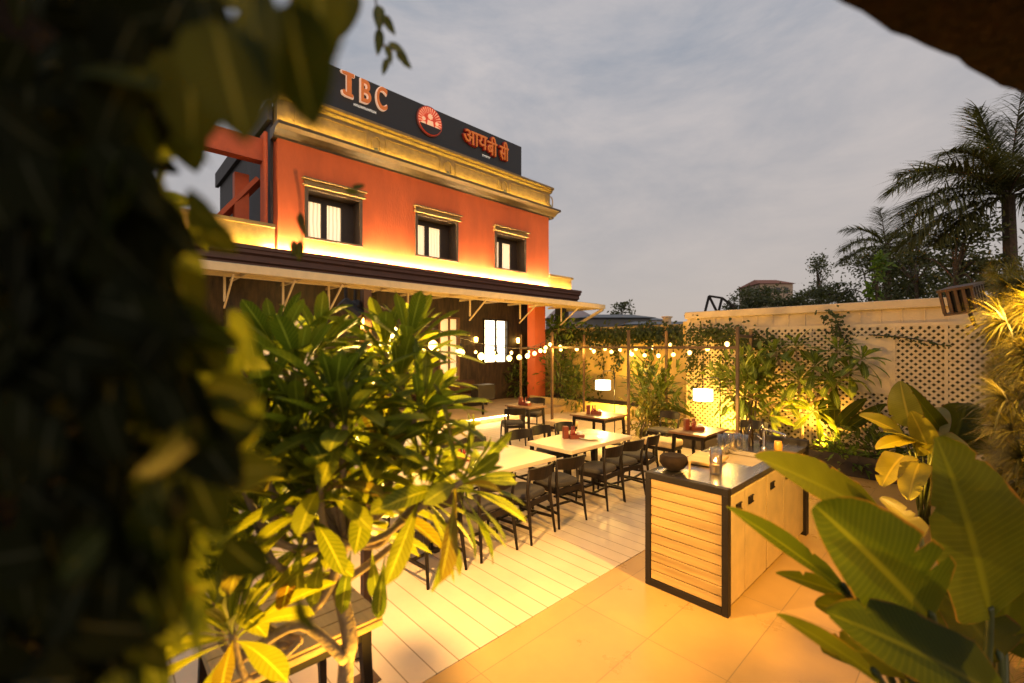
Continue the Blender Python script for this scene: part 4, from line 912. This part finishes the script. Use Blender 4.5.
paddle_plant('banana_plant', 'broad leaved banana plant behind the tall middle post', (PY(655, 430, 9.5).x, 9.5, .1),
    [(PY(655, 408, 9.5), PY(632, 365, 9.4), .2, (-.5, -1, .3), .3), (PY(657, 405, 9.5), PY(668, 358, 9.5), .2, (.2, -1, .2), .4), (PY(660, 408, 9.5), PY(690, 405, 9.3), .18, (.1, -.6, 1), .8), (PY(653, 410, 9.5), PY(630, 392, 9.3), .16, (-.3, -.5, .9), .6)], LF_bird)

# ------------------------------------------------------------------ foreground dark creeper at left and canopy at right
CR = thing('creeper_column', 'dark out of focus leafy creeper filling the left edge of the view', 'creeper', (P(40, 600, .75).x, P(40, 600, .75).y, 0))
m = MB(); pc = P(-95, 347, .60); m.lathe((pc.x, pc.y, 0), [(.20, 0), (.19, 1.2), (.20, 2.4), (.18, 3.6)], 18); m.build('trunk', mat('shaded_dark_bark', (.012, .008, .005), .95, var=.4, scale=14, bump=.8, bscale=40, spec=.1), CR, smooth=True)  # opaque core behind the leaves; bark near-black with shade painted in
m = MB()
def dleaf(u, v, d, L, a=None, mtw=.68):
    a = rng.uniform(0, 6.28) if a is None else a
    t = RGT * math.cos(a) + UP * math.sin(a) + FWD * rng.uniform(-.3, .3)
    n = -FWD + Vector((rng.gauss(0, .4), rng.gauss(0, .4), rng.gauss(0, .4)))
    if u < 330 and v < 684 and d < .85: d *= .72; L *= .72
    m.leaf(P(u, v, d), t, n, L, L * mtw, .4, .15, 'ovate', 8, 5, .03)
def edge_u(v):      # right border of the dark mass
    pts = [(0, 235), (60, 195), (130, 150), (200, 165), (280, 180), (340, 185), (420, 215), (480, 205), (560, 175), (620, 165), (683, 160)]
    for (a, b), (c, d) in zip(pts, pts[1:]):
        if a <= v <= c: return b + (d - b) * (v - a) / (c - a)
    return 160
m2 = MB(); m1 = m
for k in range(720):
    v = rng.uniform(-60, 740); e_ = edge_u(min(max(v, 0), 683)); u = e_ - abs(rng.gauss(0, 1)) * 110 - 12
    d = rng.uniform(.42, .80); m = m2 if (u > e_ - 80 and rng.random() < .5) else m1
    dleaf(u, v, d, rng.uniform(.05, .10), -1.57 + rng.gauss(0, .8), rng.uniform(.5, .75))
m = m2
for (u, v, d, L, a) in ((250, -10, .42, .12, -1.4), (288, 0, .42, .11, -1.5), (322, -25, .45, .095, -1.7), (215, 20, .4, .11, -1.3), (337, -22, .5, .075, -1.45), (262, 20, .5, .10, -1.2), (190, 50, .45, .10, -1.5), (228, 55, .5, .08, -1.0), (185, 195, .55, .07, -.8), (200, 225, .6, .06, -.6), (150, 80, .5, .10, -1.2), (175, 110, .6, .08, -1.4),
                     (205, 385, .5, .065, -.2), (205, 410, .5, .07, -.3), (210, 470, .5, .075, -.1), (225, 540, .6, .085, -1.0), (300, 598, .75, .075, -1.3), (190, 320, .6, .08, -1.0), (175, 330, .6, .09, -.7), (165, 260, .6, .09, -1.1), (180, 590, .6, .08, -.8)):
    dleaf(u, v, d, L, a)
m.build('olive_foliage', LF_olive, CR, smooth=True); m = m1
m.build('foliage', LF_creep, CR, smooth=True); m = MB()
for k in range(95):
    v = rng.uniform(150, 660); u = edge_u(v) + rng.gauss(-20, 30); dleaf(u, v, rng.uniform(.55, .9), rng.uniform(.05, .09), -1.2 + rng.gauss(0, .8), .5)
m.build('lit_foliage', LF_plum, CR, smooth=True); m = MB()  # brighter leaf colour paints light onto the creeper's fringe
# twigs reaching into the view
tw = MB()
for pts in (((375, -10, .9), (378, 25, .9), (384, 45, .92), (392, 65, .93)), ((384, 45, .92), (398, 52, .93), (404, 58, .93)), ((295, 170, 1.0), (300, 200, 1.0), (303, 250, 1.0)),):
    branch(tw, [P(*q) for q in pts], .0022, .0012, 5)
for (u, v, a, L) in ((379, 5, -1.5, .06), (384, 15, -1.1, .045), (380, 28, -1.7, .05), (388, 42, -.6, .05), (386, 45, -1.2, .04), (388, 58, -1.9, .035), (396, 52, -.7, .04), (402, 60, -.8, .028), (300, 212, -1.5, .055), (300, 240, -1.7, .05), (352, 188, .3, .03), (345, 190, -.2, .03), (294, 240, -1.6, .04)):
    dleaf(u, v, 1.0 if v > 100 else .9, L, a, .4)
m.build('hanging_leaves', LF_dark, CR, smooth=True); tw.build('twig', M_dbark, CR)

A1 = P(800, -18, .58); B1 = P(1024, 104, .84); A1.z = B1.z = 2.575
dv = (B1 - A1).normalized(); pv = Vector((dv.y, -dv.x, 0))
CN = thing('thatched_canopy', 'dark brown canopy edge overhanging the top right corner', 'canopy', (A1.x + dv.x * .6 + pv.x * .9, A1.y + dv.y * .6 + pv.y * .9, 0))
m = MB(); n = 60; vs = []; fs = []
for i in range(n + 1):
    s_ = 2.6 * i / n; w = .003 * math.sin(s_ * 21) + .002 * math.sin(s_ * 53)
    p = A1 + dv * s_ + pv * w
    vs += [p, p + UP * (.035 + .006 * math.sin(s_ * 37)), p + pv * 2.2 + UP * .55, p + pv * 2.2 + UP * .45]
for i in range(n):
    for k in range(4): fs.append((i * 4 + k, i * 4 + (k + 1) % 4, (i + 1) * 4 + (k + 1) % 4, (i + 1) * 4 + k))
fs += [(3, 2, 1, 0), tuple(n * 4 + k for k in range(4))]
m.add(vs, fs); m.build('roof', M_thatch, CN)
m = MB(); cpost = A1 + dv * 1.3 + pv * 1.2; m.tube([(cpost.x, cpost.y, 0), (cpost.x, cpost.y, 2.88)], .05, 10); m.build('post', M_dbark, CN)

# slatted lamp box on the right wall end
LB = thing('slatted_lamp_box', 'tilted brown slatted wooden box on the right end of the wall', 'lamp box', P(965, 304, 6.2))
c = P(963, 299, 6.2); rot = (Matrix((RGT, FWD, UP)).transposed()) @ Matrix.Rotation(R(-13), 3, 'Y') @ Matrix.Rotation(R(28), 3, 'Z')
m = MB(); m.box(c + rot @ Vector((0, 0, .17)), (.44, .38, .035), rot); m.box(c + rot @ Vector((0, 0, -.17)), (.40, .34, .03), rot)
for x in (-.18, -.09, .0, .09, .18): m.box(c + rot @ Vector((x, -.16, 0)), (.035, .03, .31), rot)
for y in (-.08, .0, .08, .16): m.box(c + rot @ Vector((-.19, y, 0)), (.03, .035, .31), rot); m.box(c + rot @ Vector((.19, y, 0)), (.03, .035, .31), rot)
m.build('slats', mat('weathered_brown_slats', (.09, .045, .022), .6, var=.4, scale=10), LB)
m = MB(); m.box(c, (.30, .24, .28), rot); m.build('core', M_black, LB)
m = MB(); m.bar(c + rot @ Vector((.1, 0, -.17)), P(975, 325, 6.75), .04, .04); m.build('bracket', M_black, LB)

# ------------------------------------------------------------------ far background
def far_tree(label, c, rad, n, size, h0, mt=LF_far, clumps=14, name='tree', tr=.12):
    c = Vector(c); t = thing(name, label, 'tree', (c.x, c.y, 0)); m = MB(); s = MB()
    branch(s, [(c.x, c.y, -.05), (c.x + .1, c.y, c.z * .5), c], tr, tr * .4, 7)
    for k in range(clumps):
        a = rng.uniform(0, 6.28); z = rng.uniform(-1, 1); q = math.sqrt(1 - z * z) * rng.uniform(.35, 1)
        cc = c + Vector((math.cos(a) * q * rad[0], math.sin(a) * q * rad[1], z * rad[2])); cr_ = rng.uniform(.18, .36)
        branch(s, [c - UP * rad[2] * .5, c.lerp(cc, .5), cc], tr * .35, tr * .1, 5)
        for j in range(n // clumps):
            g = Vector((rng.gauss(0, 1), rng.gauss(0, 1), rng.gauss(0, .8))); p = cc + Vector((g.x * rad[0], g.y * rad[1], g.z * rad[2])) * cr_ * .8
            d = Vector((rng.gauss(0, 1), rng.gauss(0, 1), rng.gauss(0, 1)))
            m.leaf(p, d, UP + d.cross(UP), size * rng.uniform(.6, 1.4), size * .5, .3, .1, 'lance', 2, 3)
    s.build('trunk', M_dbark, t); m.build('crown', mt, t); return t
far_tree('slender layered tree rising above the wall left of the palms', P(818, 282, 26), (.9, .9, 1.3), 1200, .15, 0, clumps=16)
far_tree('dark round tree hiding the red roofed house', P(760, 298, 34), (2.0, 2.0, 1.0), 1800, .24, 0)
far_tree('dusky spreading tree just right of the red roofed house', P(792, 300, 36), (2.4, 2, .7), 1800, .24, 0)
far_tree('low dark tree beside the tilted steel frame', P(733, 305, 30), (.7, .7, .5), 300, .2, 0)
far_tree('wide rounded tree above the grey shed roofs on the left', P(622, 315, 45), (1.7, 1.5, 1.0), 500, .35, 0)
far_tree('dense dark tree mass under the small palm', P(868, 282, 22), (2.2, 1.6, 1.3), 3400, .17, 0)
far_tree('dark bushy tree right of the small palm', P(915, 268, 18), (2.0, 1.4, 1.3), 3600, .16, 0)
far_tree('dark tree behind the slatted lamp box', P(955, 262, 13), (1.3, 1.0, 1.0), 3200, .13, 0)
far_tree('low tree spreading behind the wall left of the palms', P(838, 295, 24), (1.3, 1, .7), 1400, .16, 0)
far_tree('small bright green lit tree behind the wall', P(876, 275, 17), (.4, .4, .8), 160, .25, 0, LF_green, 6)
def palm(label, c, fr, mt=LF_palm, tr=.14, name='palm_tree', nl=46, ll=.55):
    c = Vector(c); t = thing(name, label, 'palm', (c.x, c.y, 0)); s = MB(); m = MB()
    branch(s, [(c.x + .15, c.y, -.05), (c.x + .08, c.y, c.z * .5), c], tr * 1.25, tr, 10)
    for az, el, Lf, dr in fr:
        d = RGT * (math.cos(az) * math.cos(el)) + FWD * (math.sin(az) * math.cos(el)) + UP * math.sin(el); p = c.copy(); pts = [p.copy()]; K = nl; ts = []
        for k in range(K):
            p = p + d * (Lf / K); d = (d + UP * (-dr / K)).normalized(); pts.append(p.copy()); ts.append(d.copy())
        s.tube(pts[::3] + [pts[-1]], [.028 * (1 - .85 * i / (len(pts[::3]))) for i in range(len(pts[::3]) + 1)], 5)
        for k in range(4, K):
            q = k / K; sd = ts[k].cross(UP); sd = sd.normalized() if sd.length > .05 else RGT
            l = ll * Lf / 2.6 * (math.sin(math.pi * min(1, q * .88 + .1)) ** .6 + .12)
            for sg in (-1, 1):
                for _ in (0, 1):
                    dd = sd * sg * (.8 + rng.gauss(0, .15)) + ts[k] * (.65 + rng.gauss(0, .12)) + UP * rng.gauss(.05, .22)
                    m.blade(pts[k], dd, l * rng.uniform(.8, 1.1), .045, rng.uniform(.45, 1.2), seg=3)
    s.build('trunk', M_dbark, t); m.build('crown', mt, t); return t
palm('tall feathery palm leaning over the right end of the wall', P(1008, 196, 12.5), [(R(172), R(48), 3.3, 1.7), (R(178), R(25), 3.2, 1.3), (R(180), R(12), 3.3, 1.1), (R(165), R(-5), 3.0, .9), (R(120), R(55), 3.0, 1.2), (R(60), R(70), 3.0, .7), (R(10), R(82), 3.2, .3), (R(95), R(78), 3.0, .4), (R(20), R(45), 2.8, 1.3), (R(0), R(15), 2.8, 1.2), (R(240), R(40), 2.6, 1.4), (R(300), R(30), 2.6, 1.4), (R(190), R(60), 2.6, 1.6), (R(175), R(-20), 2.4, .6)], nl=64, ll=.95)
palm('smaller palm with arching fronds in the middle of the trees', P(886, 246, 20), [(R(180), R(35), 2.2, 1.6), (R(175), R(5), 2.2, 1.0), (R(150), R(60), 2.0, 1.5), (R(80), R(80), 1.9, .6), (R(30), R(55), 2.0, 1.5), (R(5), R(30), 2.2, 1.6), (R(0), R(0), 2.0, 1.0), (R(270), R(40), 1.8, 1.6), (R(200), R(-15), 1.9, .8), (R(340), R(-10), 1.8, .8)], nl=44, ll=1.0)
# buildings beyond
def house(label, c, size, mt, roof, name='house'):
    c = Vector(c); t = thing(name, label, 'building', (c.x, c.y, 0)); x, y, z = size; rot = Matrix((RGT, FWD, UP)).transposed()
    m = MB(); m.box(Vector((c.x, c.y, (c.z - .05) / 2 - .05)), (x, y, c.z), rot); m.build('wall', mt, t)
    m = MB(); b = Vector((c.x, c.y, c.z - .05))
    f = lambda i, j, k: b + RGT * i + FWD * j + UP * k
    X, Y = x / 2 + .3, y / 2 + .3
    m.add([f(-X, -Y, 0), f(X, -Y, 0), f(X, Y, 0), f(-X, Y, 0), f(-X * .6, 0, z), f(X * .6, 0, z)], [(0, 3, 2, 1), (0, 1, 5, 4), (1, 2, 5), (2, 3, 4, 5), (3, 0, 4)]); m.build('roof', roof, t)
    for k in (-.28, .05, .3):
        m = MB(); m.box(c + RGT * (x * k) - FWD * (y / 2 + .02) - UP * 1.1, (x * .12, .05, .9), rot); m.build('window', M_dgrey, t)
M_greyr = mat('grey_sheet_roof', (.13, .14, .15), .6, var=.2, scale=1); M_pink = mat('pinkish_plaster', (.32, .25, .24), .8, var=.15, scale=1)
M_rroof = mat('red_roof', (.25, .09, .05), .8); M_tanw = mat('tan_plaster', (.42, .32, .24), .8)
house('distant tan house with a red roof behind the dark trees', P(765, 286, 70), (5.0, 6, 1.0), M_tanw, M_rroof)
house('pinkish distant house below the awning tip', P(568, 319, 48), (4.4, 5, 1.0), M_pink, M_pink)
house('small pale distant house above the shed roofs', P(640, 321, 60), (5.5, 5, .5), M_tanw, M_greyr)
house('long grey shed with sheet roof behind the yellow wall', P(610, 319, 30), (4.2, 4, .35), M_greyr, M_greyr, 'shed')
house('low grey shed left of the tall coping', P(660, 325, 26), (4.4, 3, .25), M_greyr, M_greyr, 'shed')
GP = thing('gate_post', 'pale square gate post rising beside the tall coping', 'post', (PY(667, 330, 13.2).x, 13.2, 0))
g0 = PY(667, 318, 13.2)
m = MB(); m.bx(g0.x - .09, g0.x + .09, 13.1, 13.3, -.05, g0.z); m.build('post', M_wall, GP); m = MB(); m.bx(g0.x - .12, g0.x + .12, 13.07, 13.33, g0.z + .002, g0.z + .05); m.build('cap', M_wall, GP)
TF = thing('steel_gantry', 'tilted dark steel frame sticking up beyond the wall', 'gantry', P(716, 310, 22))
m = MB(); q = [P(704, 316, 22), P(709, 296, 22), P(722, 298, 22), P(718, 314, 22), P(733, 306, 22)]
for a, b in ((0, 1), (1, 2), (2, 3), (1, 3), (2, 4)): m.bar(q[a], q[b], .09, .09)
m.bar(P(704, 316, 22), Vector((q[0].x, q[0].y, -.05)), .1, .1); m.bar(q[3], Vector((q[3].x, q[3].y, -.05)), .1, .1); m.build('frame', M_black, TF)

# ------------------------------------------------------------------ unseen lamps added to light counter, tables and plants
def added_spot(loc, aim, watts, size, label, col=WARM, blend=.7, soft=.06):  # fixture added for the light it throws
    t = thing('added_spot_lamp', label, 'spot lamp', loc); d = (Vector(aim) - Vector(loc)).normalized(); x, y = orth(d); rot = Matrix((x, y, d)).transposed()
    m = MB(); m.lathe(loc, [(.03, -.14), (.05, -.13), (.055, 0), (.045, -.01)], 14, rot); m.build('body', M_black, t)
    m = MB(); m.bar(Vector(loc) - d * .1, Vector(loc) - d * .1 + UP * .12, .015, .015); m.build('bracket', M_black, t)
    l = bpy.data.lights.new('added_spot_bulb', 'SPOT'); l.energy = watts; l.spot_size = R(size); l.spot_blend = blend; l.color = col; l.shadow_soft_size = soft
    lo = bpy.data.objects.new('added_spot_bulb', l); COL.objects.link(lo); lo.parent = t; lo.location = d * .02; lo.rotation_euler = d.to_track_quat('-Z', 'Y').to_euler()
added_spot((-2.67, 1.20, 2.28), (-1.7, 3.2, 0.2), 300, 90, 'added black spot lamp high on the near steel post aimed at the counter', (1, .50, .10))  # unseen lamp, added to light the counter front
added_spot((-2.73, 1.27, 2.28), (-3.7, 4.0, 0), 620, 135, 'added black spot lamp high on the near steel post aimed at the tables', (1, .57, .17))  # unseen lamp, added to light deck and tables
added_spot((-2.62, 1.33, 1.75), (-1.45, .95, 2.05), 330, 110, 'added black spot lamp midway up the near steel post aimed at the frangipani', (1, .60, .12))  # backlight added to shine through the frangipani leaves
added_spot((.35, 3.2, 2.9), (-1.3, 4.6, 0.2), 1000, 100, 'added black spot lamp above the grass wall end aimed down at the counter doors', (1, .52, .10))  # added outside the view to light the counter's door side
uplight((-1.45, 1.0, .06), (-1.5, .95, 2.2), 380, 'unseen ground light at the foot of the large frangipani', 110)  # unseen, set below the view to light the crown from beneath
uplight((-1.85, .55, .06), (-1.6, .75, 2.0), 60, 'added ground light left of the large frangipani trunk', 100)  # extra light added for the low frangipani leaves
uplight((-2.9, 1.3, .06), (-1.6, .9, 1.9), 500, 'added ground light beside the near steel post facing the large frangipani', 100)  # added to light the leaves from the deck side
uplight((-.75, 6.2, .06), (-.35, 6.9, 1.3), 260, 'added ground light before the yellow lit paddle leaf plant', 100)  # added to brighten the paddle leaves from below
